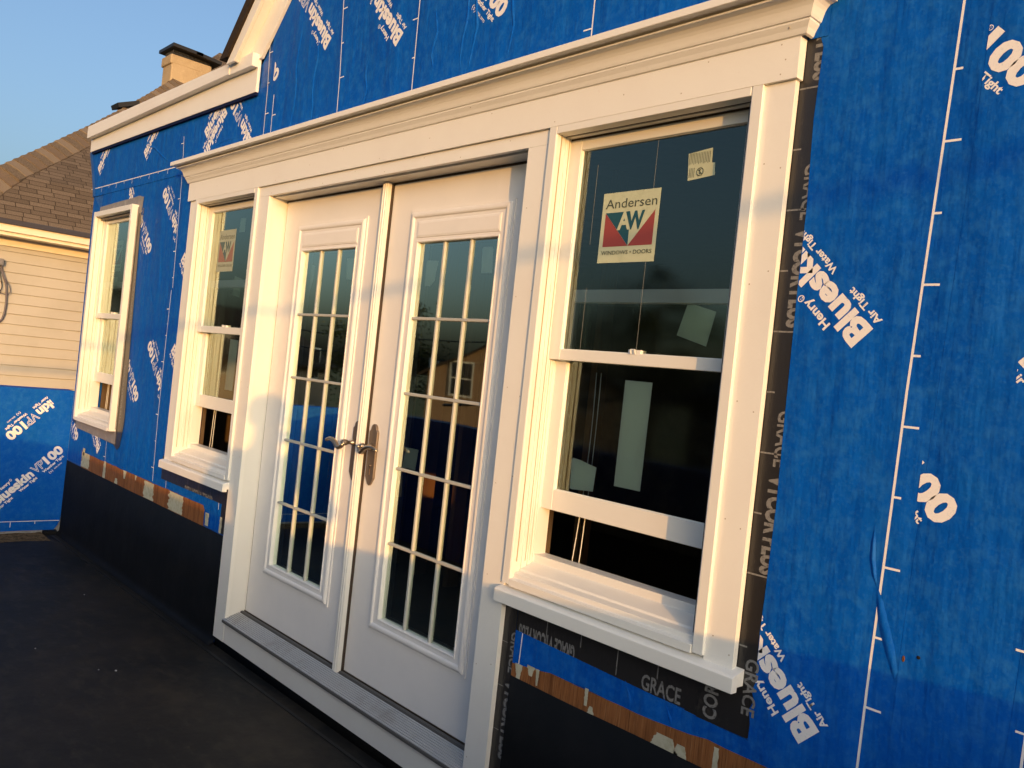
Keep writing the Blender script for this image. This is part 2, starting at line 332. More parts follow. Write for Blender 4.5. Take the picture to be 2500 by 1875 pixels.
# folds and creases of the sheets
def fold(pts, w, h, y=.0195):
    fo = MB()
    n = len(pts); P = [Vector((p[0], 0, p[1])) for p in pts]; vs = []; K = 7
    for i, p in enumerate(P):
        t = (P[min(i+1, n-1)]-P[max(i-1, 0)]).normalized(); a = Vector((t.z, 0, -t.x)); s = math.sin(math.pi*i/(n-1))**.7
        for k in range(K):
            q = k/(K-1)*2-1; vs.append(p + a*q*w*s*.5 + Vector((0, y - h*s*(1-q*q)**1.5 + .0006, 0)))
    fo.add(vs, [(i*K+k, i*K+k+1, (i+1)*K+k+1, (i+1)*K+k) for i in range(n-1) for k in range(K-1)])
    m_ = pts[len(pts)//2]; return fo.build('sheet_fold', BLUE, sheet_at(m_[0], m_[1], y), smooth=True)
fold([(4.040, 1.06), (4.041, 1.02), (4.043, .985), (4.050, .950), (4.060, .920)], .012, .004)
fold([(4.060, .925), (4.068, .895), (4.078, .860), (4.089, .828), (4.102, .793), (4.115, .755), (4.117, .735)], .024, .0042)
for x, z0, z1 in ((2.36, 2.36, 2.9), (2.42, 2.35, 2.8), (2.18, 2.4, 2.7), (1.27, 2.30, 2.8), (1.09, 2.30, 2.9), (1.72, 2.32, 2.6), (2.62, 2.36, 2.85)):
    fold([(x+.012*math.sin(k*1.7+x*9), z0+(z1-z0)*k/7) for k in range(8)], .016, .0035, .0186)
fold([(-.86, 2.54), (-.7, 2.50), (-.55, 2.43), (-.38, 2.36)], .018, .004, .0189)
fold([(.15, 2.38), (.35, 2.41), (.55, 2.40)], .016, .004, .0189)
fold([(-.62, 1.80), (-.50, 1.55), (-.36, 1.45)], .014, .003, .0219)
fold([(-.42, 2.0), (-.40, 1.7), (-.36, 1.55)], .012, .003, .0219)
fold([(3.40, .50), (3.42, .46), (3.425, .425)], .015, .003, .0203); fold([(3.53, .50), (3.56, .45), (3.57, .42)], .013, .003, .0203)
# flap curling round the house corner
fl = MB()
for i in range(6):
    pass
pts = [(-1.86, 2.29), (-1.885, 2.36), (-1.93, 2.45), (-1.99, 2.55), (-2.04, 2.63)]
vs = []
for (x, z) in pts: vs += [(x+.05, .0188, z), (x, .016, z), (x-.018, .03, z-.004), (x-.008, .06, z-.006)]
fl.add(vs, [(i*4+k, i*4+k+1, i*4+5+k, i*4+4+k) for i in range(4) for k in range(3)])
fl.build('sheet_flap', BLUE2, house, smooth=True)
# --- print on the sheets
wallp = lambda y: (lambda p, q: (p, y, q))
prints = []
def st(k, s, clips, y, end=None):
    o = merge_to(stamp(k, s, clips, wallp(y), end), 'membrane_print', PRINT, house)
    if o: c_ = centre(o); o.parent = sheet_at(c_[0], c_[1], y)
SL = lambda x: (-1, 0, -x)      # keep p >= x
SR = lambda x: (1, 0, x)        # keep p <= x
ZA = lambda z: (0, -1, -z); ZB = lambda z: (0, 1, z)
st('U', (3.962, .565), [SL(3.792), SR(4.12)], .0201); st('U', (3.985, 1.491), [SL(3.793), SR(4.13)], .0201); st('U', (4.00, 2.42), [SL(3.793), SR(4.15)], .0201)
st('D', None, [(-1, .024, -4.0965)], .0195, end=(4.172, 1.080)); st('D', None, [(-1, .030, -4.101)], .0195, end=(4.238, 1.990))
st('D', (4.290, 1.438), [SL(4.288)], .0195)
st('U', (1.385, 2.727), [SR(1.46), SL(.86)], .0187); st('U', (1.960, 2.620), [SL(1.475)], .0181)
st('D', None, [SL(2.10)], .0187, end=(2.556, 2.538)); st('D', None, [SL(.852)], .0187, end=(.872, 2.625))
st('U', (.768, 2.277), [ZB(2.61), SR(.70)], .0194)
st('R', (-1.78, 2.455), [ZB(2.61)], .0194); st('R', (-.85, 2.455), [ZB(2.61)], .0194); st('R', (.10, 2.455), [ZB(2.61)], .0194)
st('L', (.30, 2.60), [ZB(2.61), ZA(2.30)], .0194)
st('U', (-.059, 1.839), [SR(-.19), ZB(2.285)], .0217); st('U', (-.044, .904), [SR(-.19)], .0217)
st('D', None, [SL(-.835), SR(-.2)], .0217, end=(-.62, 1.825)); st('D', None, [SL(-.78), SR(-.2)], .0217, end=(-.58, .900))
st('U', (.05, 2.77), [SR(-.19), ZB(2.283)], .0217)
st('D', (-.09, 1.775), [SR(.08), SL(-.19)], .0210); st('D', (-.095, 1.25), [SR(.08), SL(-.19)], .0210)
st('U', (-1.16, .54), [ZB(.625), ZA(.38), SR(-1.03), SL(-1.8)], .0221); st('D', None, [ZB(.655), SL(-1.83)], .0221, end=(-1.68, .520))
st('U', (-.90, 2.1), [ZB(2.285), SR(-.86), SL(-1.1), ZA(2.21)], .0221)
# --- ruled lines with ticks
def ruler(pts, y, side, z0, step=.1555, long_first=True, w=.0055, tl=(.036, .018)):
    n = len(pts); rl = MB()
    for i in range(n-1):
        (x0, a), (x1, b) = pts[i], pts[i+1]
        rl.add([(x0-w/2, y, a), (x0+w/2, y, a), (x1+w/2, y, b), (x1-w/2, y, b)], [(0, 1, 2, 3)])
    z = z0; k = 0 if long_first else 1; lo = min(p[1] for p in pts)
    while z > lo:
        for i in range(n-1):
            (x0, a), (x1, b) = pts[i], pts[i+1]
            if b <= z <= a:
                x = x0+(x1-x0)*(z-a)/(b-a); L_ = tl[k % 2]
                xs = (x+w/2, x+L_) if side > 0 else (x-L_, x-w/2)
                rl.add([(xs[0], y, z-w/2.2), (xs[1], y, z-w/2.2), (xs[1], y, z+w/2.2), (xs[0], y, z+w/2.2)], [(0, 1, 2, 3)])
        z -= step; k += 1
    mid = pts[len(pts)//2]; return rl.build('ruled_line', PRINT, sheet_at(mid[0]+.001, mid[1], y))
ruler([(4.113, 2.45), (4.108, 2.207), (4.091, 1.744), (4.077, 1.364), (4.068, .974), (4.062, .75), (4.057, .445)], .0201, 1, 2.2145)
ruler([(1.43, 3.4), (1.464, 2.882), (1.498, 2.55), (1.514, 2.2)], .0181, 1, 2.84, w=.005)
ruler([(2.04, 3.4), (2.055, 2.731), (2.066, 2.25)], .0181, -1, 2.66, w=.005); ruler([(2.98, 3.4), (3.005, 2.489), (3.007, 2.3)], .0187, -1, 2.40, w=.005)
ruler([(.775, 2.862), (.80, 2.6), (.809, 2.25)], .0187, 1, 2.79, w=.005); ruler([(.878, 2.564), (.886, 2.25)], .0187, 1, 2.46, w=.005)
ruler([(-.237, 2.51), (-.22, 2.40), (-.214, 2.35)], .0194, -1, 2.47, w=.005); ruler([(-.21, 2.28), (-.198, 2.103), (-.174, 1.614)], .0210, -1, 2.14, w=.005)
ruler([(-.189, 1.60), (-.193, .881), (-.172, .478)], .0210, -1, 1.489, long_first=True, w=.005)
ruler([(-1.039, .62), (-1.019, .38)], .0217, -1, .5, w=.004); ruler([(-1.055, 2.285), (-1.06, 2.19)], .0221, 1, 2.20, w=.004)
ruler([(2.985, .507), (2.982, .405)], .0201, 1, .2, w=.004); ruler([(.03, .515), (.035, .47)], .0204, 1, .2, w=.004); ruler([(.735, .57), (.74, .48)], .0204, 1, .2, w=.004)
y = .0194; rl = MB()
for i in range(8):
    x0, x1 = -1.92+.2*i, -1.92+.2*(i+1); f = lambda x: 2.349-.011*(x+1.92)/1.6
    rl.add([(x0, y, f(x0)-.0025), (x1, y, f(x1)-.0025), (x1, y, f(x1)+.0025), (x0, y, f(x0)+.0025)], [(0, 1, 2, 3)])
for k in range(10):
    x = -1.84+.1555*k; h = .034 if k % 2 else .018; rl.add([(x-.002, y, 2.345-h), (x+.002, y, 2.345-h), (x+.002, y, 2.344), (x-.002, y, 2.344)], [(0, 1, 2, 3)])
rl.build('ruled_line', PRINT, SHEETS[6][2])
ruler([(4.376, .90), (4.366, .445)], .0189, -1, .872, w=.005)
tr = MB(); tr.sphere((4.131, .0194, .788), .007, 6, 0, (.45, .25, 1)); tr.build('sheet_tear', WOOD, SHEETS[-2][2]); tr = MB(); tr.sphere((4.161, .0194, .800), .004, 6, 0, (1, .3, 1)); tr.build('sheet_tear', DARK, SHEETS[-2][2])
# --- black flashing tape round the openings
tp1 = MB()
tp1.prism([(3.60, .483), (3.784, .483), (3.84, .50), (3.84, 2.30), (3.60, 2.30)], 1, .0216, .0222)
tapeO = tp1.build('flashing_tape', TAPE, house)
tp = MB(); tp.prism([(2.953, .49), (3.60, .49), (3.60, .66), (2.953, .66)], 1, .0219, .0223)
tp.build('flashing_tape', TAPE, house); tp = MB()
tp.prism([(2.86, -.16), (2.9535, -.16), (2.9535, .66), (2.86, .66)], 1, .0198, .0202)
tp.build('flashing_tape', TAPE, house); tp = MB()
tp.prism([(-.045, .514), (.775, .514), (.80, .56), (.80, .645), (-.048, .645)], 1, .0195, .0200)
tp.build('flashing_tape', TAPE, house); tp = MB()
tp.prism([(.775, .37), (.90, .37), (.90, .645), (.775, .645)], 1, .0188, .0192)
tp.build('flashing_tape', TAPE, house)
tp = MB()
tp.prism([(3.638, .484), (3.645, .60), (3.78, .60), (3.784, .483)], 1, .0194, .0199); tp.build('tape_patch', TAPE, house)
# far window: taped edge
tp = MB()
tp.prism([(-1.79, .665), (-1.69, .628), (-.90, .60), (-.82, .575), (-.775, .60), (-.735, .77), (-.77, 1.2), (-.79, 1.6), (-.815, 2.07), (-.835, 2.145), (-.90, 2.145), (-.90, .72), (-1.79, .72)], 1, .0185, .0195)
tp.build('edge_tape', TAPE, house)
gt = MB(); gt.prism([(-1.68, 2.12), (-1.66, 2.20), (-1.30, 2.207), (-1.02, 2.210), (-.88, 2.215), (-.80, 2.20), (-.82, 2.10), (-1.68, 2.10)], 1, .0170, .0182); gt.build('head_flashing', GREYT, house)
gt = MB(); gt.prism([(-1.70, .62), (-.86, .605), (-.86, .70), (-1.72, .70)], 1, .0160, .0172); gt.build('sill_flashing', GREYT, house)
# tape lettering: rows of capitals running down the tape, half hidden under the blue sheet
def tape_text(body, org, d, u, cap, w, y, clips=(), bold=.02): return merge_to([place(text_mesh(body, cap, bold, w), org, d, u, clips, wallp(y))], 'tape_print', TAPEP, tapeO)
DN, RT = (0, -1), (1, 0)
for zt in (2.497, 1.892, 1.287):
    tape_text('GRACE', (3.777, zt), DN, RT, .040, .138, .0213, [(0, 1, 2.29)] if zt > 2.2 else []) if zt < 2.3 else None
    tape_text('VYCOR PLUS', (3.773, zt-.157), DN, RT, .046, .245, .0213, [(0, 1, 2.285)], .05)
tape_text('GRACE', (3.764, .675), DN, RT, .034, .138, .0190)
tape_text('COR', (3.695, .492), (0, 1), (-1, 0), .038, .090, .0190, [(0, 1, .60)], .03)
tape_text('GRACE VYCOR PLUS', (3.205, .531), (-1, 0), DN, .045, .24, .0216, [], .03); tape_text('GRACE', (3.455, .494), RT, (0, 1), .040, .13, .0216)
tape_text('GRACE', (2.938, .50), DN, RT, .036, .130, .0194, [(1, 0, 2.9535)]); tape_text('VYCOR PLUS', (2.936, .345), DN, RT, .040, .25, .0194, [(1, 0, 2.9535)], .05)
tape_text('GRACE VYCOR PLUS', (.66, .531), (-1, 0), DN, .040, .36, .0191, [(0, -1, -.515)], .03)
tape_text('GRACE', (-.80, 2.13), DN, RT, .022, .10, .0181, [], .03)
tape_text('GRACE VYCOR PLUS', (-.825, 1.72), DN, RT, .024, .36, .0181, [], .05); tape_text('GRACE VYCOR PLUS', (-.832, 1.12), DN, RT, .024, .38, .0181, [], .05)
def tick(x0, x1, z0, z1, y): tt = MB(); tt.add([(x0, y, z0), (x1, y, z0), (x1, y, z1), (x0, y, z1)], [(0, 1, 2, 3)]); tt.build('tape_line', TAPEP, tapeO)
for i, z in enumerate((2.08, 1.93, 1.78, 1.63, 1.48, 1.33, 1.18, 1.03, .88, .70)): tick(3.738, 3.83 if i % 2 == 0 else 3.760, z-.002, z+.002, .0213)
for i, x in enumerate((3.085, 3.225, 3.365, 3.505)): tick(x-.0015, x+.0015, .535 if i % 2 else .50, .62, .0216)
for x in (.18, .33, .48, .63): tick(x-.0012, x+.0012, .53, .60, .0191)
for z in (.46, .32, .18, .04): tick(2.897, 2.925, z-.0012, z+.0012, .0194)
# --- bare plywood strip between sheet and rubber upstand, with torn paper left on it
def wavy(a, b, n, f, seed=0): return [(a+(b-a)*i/n, f(a+(b-a)*i/n)+.006*noise.noise(Vector((a+(b-a)*i/n*9, seed, 0)))) for i in range(n+1)]
wd = MB()
top = wavy(-1.47, .56, 40, lambda x: .470 - (.03 if x < -1.40 else 0), 3)
wd.prism([(-1.50, .36), (.585, .36), (.58, .45)] + top[::-1] + [(-1.51, .485)], 1, .0178, .0186)
wood = wd.build('bare_wood', WOOD, house); wd = MB()
top2 = wavy(2.953, 6.3, 60, lambda x: (.405+.02*min(1, (x-2.95)/.2) if x < 3.3 else .425+.012*min(1, max(0, (x-3.5)/.2))), 5)
wd.prism([(2.953, .35), (6.3, .35)] + top2[::-1], 1, .0195, .0200)
wood2 = wd.build('bare_wood', WOOD, house)

def rag(x0, x1, z0, z1, seed, taper=0.0, n=14, y=.0174):
    pp = MB()
    L1 = []; R1 = []
    for i in range(n+1):
        t = i/n; z = z0+(z1-z0)*t; j = (x1-x0)*.5
        q = taper if taper > 0 else 0; q2 = -taper if taper < 0 else 0; e = .93*(q*(1-t)+q2*t); am = .35*j*(1-abs(e)); L1.append((x0+j*e+am*noise.noise(Vector((seed, t*6, 0))), z)); R1.append((x1-j*e+am*noise.noise(Vector((seed+9, t*6, 3))), z))
    pp.prism(L1+R1[::-1], 1, y, y+.0003); pp.build('torn_paper', PAPER, wood if x0 < 1 else wood2)
rag(-1.50, -1.33, .372, .472, 1); rag(-1.49, -1.44, .45, .50, 2, .5); rag(-1.035, -.985, .366, .474, 3, -.2); rag(-.66, -.60, .42, .47, 4, .7); rag(-.80, -.74, .366, .40, 5, -.5)
rag(-.29, -.13, .367, .465, 6, -.1); rag(.10, .30, .367, .468, 7, 0); rag(-.45, -.42, .44, .47, 8, .8); rag(.60, .645, .375, .44, 9, .2); rag(.775, .80, .37, .45, 10, 0)
rag(2.968, 3.002, .352, .41, 11, .8, y=.0192); rag(3.02, 3.055, .39, .42, 12, .7, y=.0192); rag(3.06, 3.075, .37, .42, 13, .6, y=.0192); rag(3.27, 3.31, .345, .385, 14, -.8, y=.0192); rag(3.262, 3.275, .38, .43, 15, .2, y=.0192)
rag(3.50, 3.60, .345, .40, 16, -.5, y=.0192); rag(3.575, 3.63, .345, .395, 17, -.6, y=.0192); rag(3.70, 3.715, .345, .43, 18, 0, y=.0192)
# --- black rubber upstand with a cove at the deck
bs = MB()
for x0, x1 in ((-1.83, .868), (2.9535, 6.3)):
    n = 30 if x0 < 0 else 40; prof = []
    for i in range(n+1):
        x = x0+(x1-x0)*i/n; dz = .004*noise.noise(Vector((x*3, 1, 1)))
        prof += [(x, .0190, .365+dz), (x, .0170, .364+dz), (x, .0150+.002*noise.noise(Vector((x*6, 0, 0))), .12), (x, .0145, -.12), (x, .012, -.148), (x, .002, -.161), (x, -.020, -.1672)]
    bs.add(prof, [(i*7+k, i*7+k+1, i*7+8+k, i*7+7+k) for i in range(n) for k in range(6)])
bs.box(.86, 2.96, .0165, .021, -.17, -.10)
bs.build('rubber_upstand', EPDM, house, smooth=True)
sm = MB(); sm.prism([(-1.75, -.06), (5.3, -.06), (5.3, -.045), (-1.75, -.045)], 2, -.1695, -.166)
sm.build('deck_seam', mat('seam_rubber', (.016, .016, .016), .5, .3), house)

# ---------------------------------------------------------------- trim boards
def nails(mb, pts, y):
    for (x, z) in pts: mb.sphere((x, y+.0006, z), .0026, 5, 1, (1, .45, 1))
def board(name, x0, x1, z0, z1, y0=0.0, y1=.0188, bev=.0015, nl=None):
    mb = MB(); mb.box(x0, x1, y0, y1, z0, z1)
    if nl: nails(mb, nl, y0)
    return mb.build(name, [TRIM, NAIL], house, bevel=bev)
def colnails(x0, x1, z0, z1, st=.36, seed=1):
    rn = random.Random(seed); out = []; z = z0+.06
    while z < z1-.03: out += [(x0+rn.uniform(.012, .022), z+rn.uniform(-.01, .01)), (x1-rn.uniform(.012, .022), z+rn.uniform(-.03, .03))]; z += st
    return out
board('casing', .020, .116, .637, 2.099, nl=colnails(.02, .116, .637, 2.1, seed=1))
board('casing', 3.653, 3.738, .637, 2.099, nl=colnails(3.653, 3.738, .637, 2.1, .30, seed=2))
board('casing', .870, .981, -.12, 2.05, nl=colnails(.87, .981, 0, 2.05, seed=3))
board('casing', 2.795, 2.899, -.12, 2.05, nl=colnails(2.795, 2.899, 0, 2.05, .30, seed=4))
board('head_casing', .870, 2.899, 2.0505, 2.098, nl=[(1+.24*i+(.02 if i % 2 else 0), 2.062+.024*(i % 2)) for i in range(8)])
board('apron_board', .9815, 2.7945, -.12, -.022, y0=.0015)
board('frieze_board', 0, 3.746, 2.099, 2.24, y0=-.011, nl=[(.1+.31*i+.03*math.sin(i*5), 2.115+.075*((i*7) % 3)/2) for i in range(12)] + [(3.70, 2.115), (3.71, 2.15), (3.695, 2.19), (3.4, 2.12)])
cr = MB()
prof = [(0.0105, 2.2005), (0.016, 2.203), (0.0185, 2.209), (0.021, 2.216), (0.0245, 2.222), (0.0285, 2.229), (0.0285, 2.2335), (0.0325, 2.235), (.0350, 2.241), (0.0375, 2.250), (0.0405, 2.259), (0.045, 2.267), (0.0515, 2.2745), (0.0595, 2.2775), (0.068, 2.279), (0.0685, 2.2835), (.045, 2.2840), (.045, 2.2900)]
nP = len(prof); vs = []
for (p, z) in prof: vs += [(-p, .0195, z), (-p, -p, z), (3.746+p, -p, z), (3.746+p, .0195, z)]
cr.add(vs, [(i*4+k, i*4+k+1, i*4+5+k, i*4+4+k) for i in range(nP-1) for k in range(3)])
nails(cr, [(3.72, 2.222), (3.2, 2.226), (2.5, 2.224), (1.7, 2.225), (.8, 2.224)], -.026)
cro = cr.build('crown_moulding', [TRIM, NAIL], house)
for p in cro.data.polygons: p.use_smooth = False
lg = MB(); lg.box(-.096, 3.842, -.094, .0185, 2.2905, 2.3125); lg.build('crown_ledge', TRIM, house, bevel=.002)

# window noses (sills)
def nosing(x0, x1):
    mb = MB(); mb.prism([(-.032, .592), (-.008, .592), (-.008, .604), (.0185, .604), (.0185, .646), (0, .640), (-.026, .6345), (-.032, .630)], 0, x0, x1)
    return mb.build('window_sill', TRIM, house, bevel=.0018)
nosing(.030, .8695+.004); nosing(2.888, 3.762)

# ---------------------------------------------------------------- windows
def window(x0, x1, z0, zt, yf, opened, name_label, stickers=None, parent=house, side=False):
    """x0,x1 outer; z0 bottom of frame; zt top of daylight opening; yf bead front"""
    bw = .034; a, b = x0+bw, x1-bw
    fr = MB()
    D = yf+.010        # shift against the window of the opening beside the door
    # jambs: stepped plan profile (x inset, y)
    steps = [(0, yf), (.030, yf), (.034, yf+.003), (.034, .030+D), (.031, .030+D), (.031, .034+D), (.036, .034+D), (.036, .054+D), (.032, .054+D), (.032, .059+D), (.037, .059+D), (.037, .074+D), (.033, .074+D), (.033, .079+D), (.038, .079+D), (.038, .135+D), (0, .135+D)]
    fr.prism([(x0+p, q) for p, q in steps], 2, z0, zt+.035); fr.prism([(x1-p, q) for p, q in steps], 2, z0, zt+.035)
    fr.prism([(yf, zt), (yf+.003, zt-.0005), (.028+D, zt-.0005), (.028+D, zt+.004), (.036+D, zt+.004), (.036+D, zt-.002), (.056+D, zt-.002), (.056+D, zt+.006), (.135+D, zt+.006), (.135+D, zt+.034), (yf, zt+.034)], 0, x0+.0345, x1-.0345)
    # sloping frame sill
    zs = z0+.022
    fr.prism([(yf-.002, z0-.004), (yf-.002, zs-.004), (.004+D, zs), (.006+D, zs+.014), (.030+D, zs+.020), (.034+D, zs+.026), (.084+D, zs+.046), (.085+D, zs+.070), (.135+D, zs+.071), (.135+D, z0-.004)], 0, x0+.0345, x1-.0345)
    W_ = fr.build('window', VINYL, parent, bevel=.0008, bseg=1); W_['label'] = name_label
    # dark screen channel in the jamb, lower half
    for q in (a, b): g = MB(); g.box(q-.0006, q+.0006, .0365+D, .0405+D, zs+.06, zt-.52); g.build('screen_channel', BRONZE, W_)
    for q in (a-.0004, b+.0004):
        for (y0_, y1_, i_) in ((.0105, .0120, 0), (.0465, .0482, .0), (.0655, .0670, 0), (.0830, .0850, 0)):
            gg = MB(); gg.box(q-.0040, q+.0040, y0_+D, y1_+D, zs+.05, zt-.001); gg.build('jamb_shade_line', GROOVE_SHADE, W_)  # thin tan strips that paint shade lines along the jamb steps
    hg = MB(); hg.box(a, b, .0285+D, .0355+D, zt+.0005, zt+.0038); hg.box(a, b, .0565+D, .0575+D, zt-.0075, zt+.001); hg.build('head_gap', BRONZE, W_)
    def sash(zb, ztp, y, st, rb, rt, nm):
        s = MB(); s1, s2 = a+.001, b-.001
        # stiles and rails with a small sloped glazing bead
        s.box(s1, s1+st, y, y+.030, zb, ztp); s.box(s2-st, s2, y, y+.030, zb, ztp)
        s.box(s1+st+.0003, s2-st-.0003, y+.0012, y+.029, zb, zb+rb); s.box(s1+st+.0003, s2-st-.0003, y+.0012, y+.029, ztp-rt, ztp)
        o = s.build(nm, VINYL, W_, bevel=.0012, bseg=1)
        g0 = MB(); g0.ring(s1+st-.002, s2-st+.002, 0, 1, [(0, 0), (0, 0)]) if 0 else None
        gb = MB(); X0, X1, Z0, Z1 = s1+st, s2-st, zb+rb, ztp-rt
        def ringq(d0, ya, d1, yb):
            gb.ring(X0-.002, X1+.002, Z0-.002, Z1+.002, [(d0, ya), (d1, yb)])
        ringq(0, y+.004, .004, y+.010); ringq(.004, y+.010, .004, y+.016)
        gb.build('glazing_bead', VINYL, W_)
        gl = MB(); gl.add([(X0, y+.0145, Z0), (X1, y+.0145, Z0), (X1, y+.0145, Z1), (X0, y+.0145, Z1)], [(0, 1, 2, 3)])
        gl.build('glass', GLASS, W_, recalc=False)
        return X0, X1, Z0, Z1
    us = sash(zt-.705, zt-.0, .058+D, .046, .034, .040, 'upper_sash')
    zb = zs+.071+opened
    ls = sash(zb, zb+.705, .091+D, .050, .066, .040, 'lower_sash')
    # sash lock and lift seam line
    k = MB(); k.box((a+b)/2-.022, (a+b)/2+.022, .060+D, .088+D, zt-.672, zt-.660); k.tube([((a+b)/2-.008, .054+D, zt-.672), ((a+b)/2-.008, .052+D, zt-.660), ((a+b)/2+.008, .052+D, zt-.660), ((a+b)/2+.008, .054+D, zt-.672)], .002, 6); k.build('sash_lock', VINYL, W_)
    # blind cords hanging inside
    cd = MB()
    for dx, lean in ((.085, .012), (.115, .006)):
        cd.tube([(a+dx+.02+lean*2*math.sin(t*2.2), .155+D, zs+.05+t*(zb-zs+.4)) for t in [i/10 for i in range(11)]], .0015, 5)
    cd.build('blind_cord', CORDM, W_)
    return W_, us, ls
PALE = (mat('faded_paper', (0.33, 0.36, 0.28), .6, .2), mat('faded_red', (0.27, 0.15, 0.12), .6, .2), mat('faded_teal', (0.09, 0.14, 0.14), .6, .2), mat('faded_ink', (0.16, 0.18, 0.15), .6, .2))
def logo_sticker(W_, x0, x1, z0, z1, y, pal=None):
    STK, STK_R, STK_B, STK_K = pal or (globals()['STK'], globals()['STK_R'], globals()['STK_B'], globals()['STK_K'])
    w, h = x1-x0, z1-z0
    P = lambda u, v: (x0+u*w, z1-v*h)
    b = MB(); b.prism([P(0, 0), P(1, 0), P(1, 1), P(0, 1)], 1, y, y+.0004); o = b.build('sticker', STK, W_)
    r = MB(); r.prism([P(.07, .29), P(.52, .77), P(.07, .77)], 1, y-.0006, y-.0003); r.prism([P(.94, .29), P(.94, .77), P(.52, .77)], 1, y-.0006, y-.0003); r.build('sticker_mark', STK_R, W_)
    t = MB(); t.prism([P(.07, .285), P(.46, .285), P(.52, .5), P(.52, .765)], 1, y-.0006, y-.0003); t.build('sticker_mark', STK_B, W_)
    pl = wallp(y-.0010); tx = []
    def T(s, u, v, cap, ww, bold, m_):
        return place(text_mesh(s, cap*h, bold, ww*w), P(u, v), (1, 0), (0, 1), [], wallp(y-.0010))
    merge_to([T('A', .30, .53, .235, .24, .035, 0)], 'sticker_letter', STK, W_); merge_to([T('W', .46, .53, .235, .31, .035, 0)], 'sticker_letter', STK_B, W_)
    merge_to([T('Andersen', .06, .225, .13, .90, .0, 0), T('WINDOWS \u2022 DOORS', .06, .885, .055, .89, .01, 0)], 'sticker_letter', STK_K, W_)
def paper(W_, poly, y, m_=None, nm='sticker'):
    b = MB(); b.prism(poly, 1, y, y+.0005); return b.build(nm, m_ or STK_W, W_)
winR, _, _ = window(2.897, 3.655, .650, 2.076, -.010, .150, 'big nearest double hung window with its lower sash raised')
logo_sticker(winR, 3.083, 3.301, 1.676, 1.890, .0718)
paper(winR, [(3.385, 1.977), (3.464, 1.985), (3.466, 1.943), (3.476, 1.943), (3.480, 1.908), (3.391, 1.900)], .0718, STK)
ln = MB()
for i in range(14): ln.box(3.390+.0052*i, 3.3915+.0052*i, .0712, .0714, 1.944+.002*(i % 3), 1.977)
for i in range(4): ln.box(3.394+.005*i, 3.3955+.005*i, .0712, .0714, 1.908, 1.935)
ln.tube([(3.430+.011*math.cos(t*.5236), .0713, 1.922+.011*math.sin(t*.5236)) for t in range(13)], .0013, 4); ln.tube([(3.422, .0713, 1.929), (3.438, .0713, 1.915)], .0012, 4); ln.sphere((3.429, .0713, 1.927), .003, 5, 0, (1, .05, 1)); ln.tube([(3.429, .0713, 1.924), (3.431, .0713, 1.915)], .0018, 4)
ln.build('sticker_mark', STK_K, winR)
paper(winR, [(3.214, 1.327), (3.316, 1.327), (3.313, 1.008), (3.213, 1.008)], .1085)
paper(winR, [(3.031, 1.060), (3.036, 1.068), (3.065, 1.066), (3.137, 1.052), (3.137, 1.04), (3.133, .977), (3.047, .970), (3.036, .972)], .1085, nm='paper_scrap')
paper(winR, [(3.411, 1.562), (3.507, 1.537), (3.486, 1.440), (3.383, 1.468)], .1085)
st_ = MB()
for x, za, zb_ in ((3.272, 2.035, 1.41), (3.044, 1.985, 1.735), (3.05, 1.60, 1.41)): st_.box(x-.0005, x+.0005, .0722, .0724, zb_, za)
st_.build('glass_streak', mat('streak', (.25, .25, .23), .8, .1), winR)
winL, _, _ = window(.112, .871, .650, 2.076, -.010, .215, 'left double hung window beside the french door')
logo_sticker(winL, .290, .492, 1.706, 1.932, .0718, PALE)
paper(winL, [(.528, 1.987), (.590, 1.983), (.591, 1.911), (.522, 1.912)], .0740, STK)
paper(winL, [(.450, 1.688), (.545, 1.670), (.529, 1.570), (.434, 1.587)], .1085, STK); paper(winL, [(.478, 1.347), (.575, 1.344), (.565, 1.075), (.470, 1.075)], .1085)
winF, _, _ = window(FW[0], FW[1], .688, 2.118, -.025, .185, 'small farthest window without outer trim near the house corner')
logo_sticker(winF, -1.43, -1.23, 1.74, 1.95, .0590); paper(winF, [(-1.40, 1.70), (-1.27, 1.70), (-1.27, 1.62), (-1.40, 1.62)], .0590, STK)
# side return of the far window frame down to the wall, and its wrapped edge
sr = MB(); sr.box(FW[0]+.001, FW[1]-.0005, -.0235, .0165, .6855, .6875) ; sr.box(FW[1]+.0002, FW[1]+.003, .011, .0165, .70, 2.14); sr.build('wrapped_edge', GREYT, winF)

# ---------------------------------------------------------------- french door
fr = MB()
fr.box(.955, .9765, .0195, .150, -.02, 2.052); fr.box(2.7995, 2.82, .0195, .150, -.02, 2.052)          # jambs
fr.box(.9768, 2.7992, .0195, .030, 2.0545, 2.075); fr.box(.9768, 2.7992, .030, .150, 2.0465, 2.075)      # head with drip groove
door = fr.build('french_door', VINYL, house, bevel=.001, bseg=1); door['label'] = 'white double french door with fifteen panes in each leaf'
ws = MB(); ws.box(.9767, 2.799, .1005, .118, 2.0335, 2.0465); ws.box(.9767, .9850, .1035, .118, .02, 2.04); ws.box(2.795, 2.799, .0995, .118, .02, 2.04); ws.box(1.8925, 1.8965, .088, .112, .020, 2.040); ws.box(.98, 2.795, .096, .118, .0145, .0265)
ws.build('weather_strip', BRONZE, door)
ast = MB(); ast.prism([(1.8530, .1), (1.8530, .072), (1.856, .068), (1.862, .068), (1.864, .071), (1.869, .071), (1.871, .066), (1.880, .066), (1.882, .070), (1.887, .070), (1.889, .067), (1.8925, .069), (1.8925, .0995)], 2, .018, 2.0425); ast.build('astragal', VINYL, door, bevel=.0006, bseg=1)
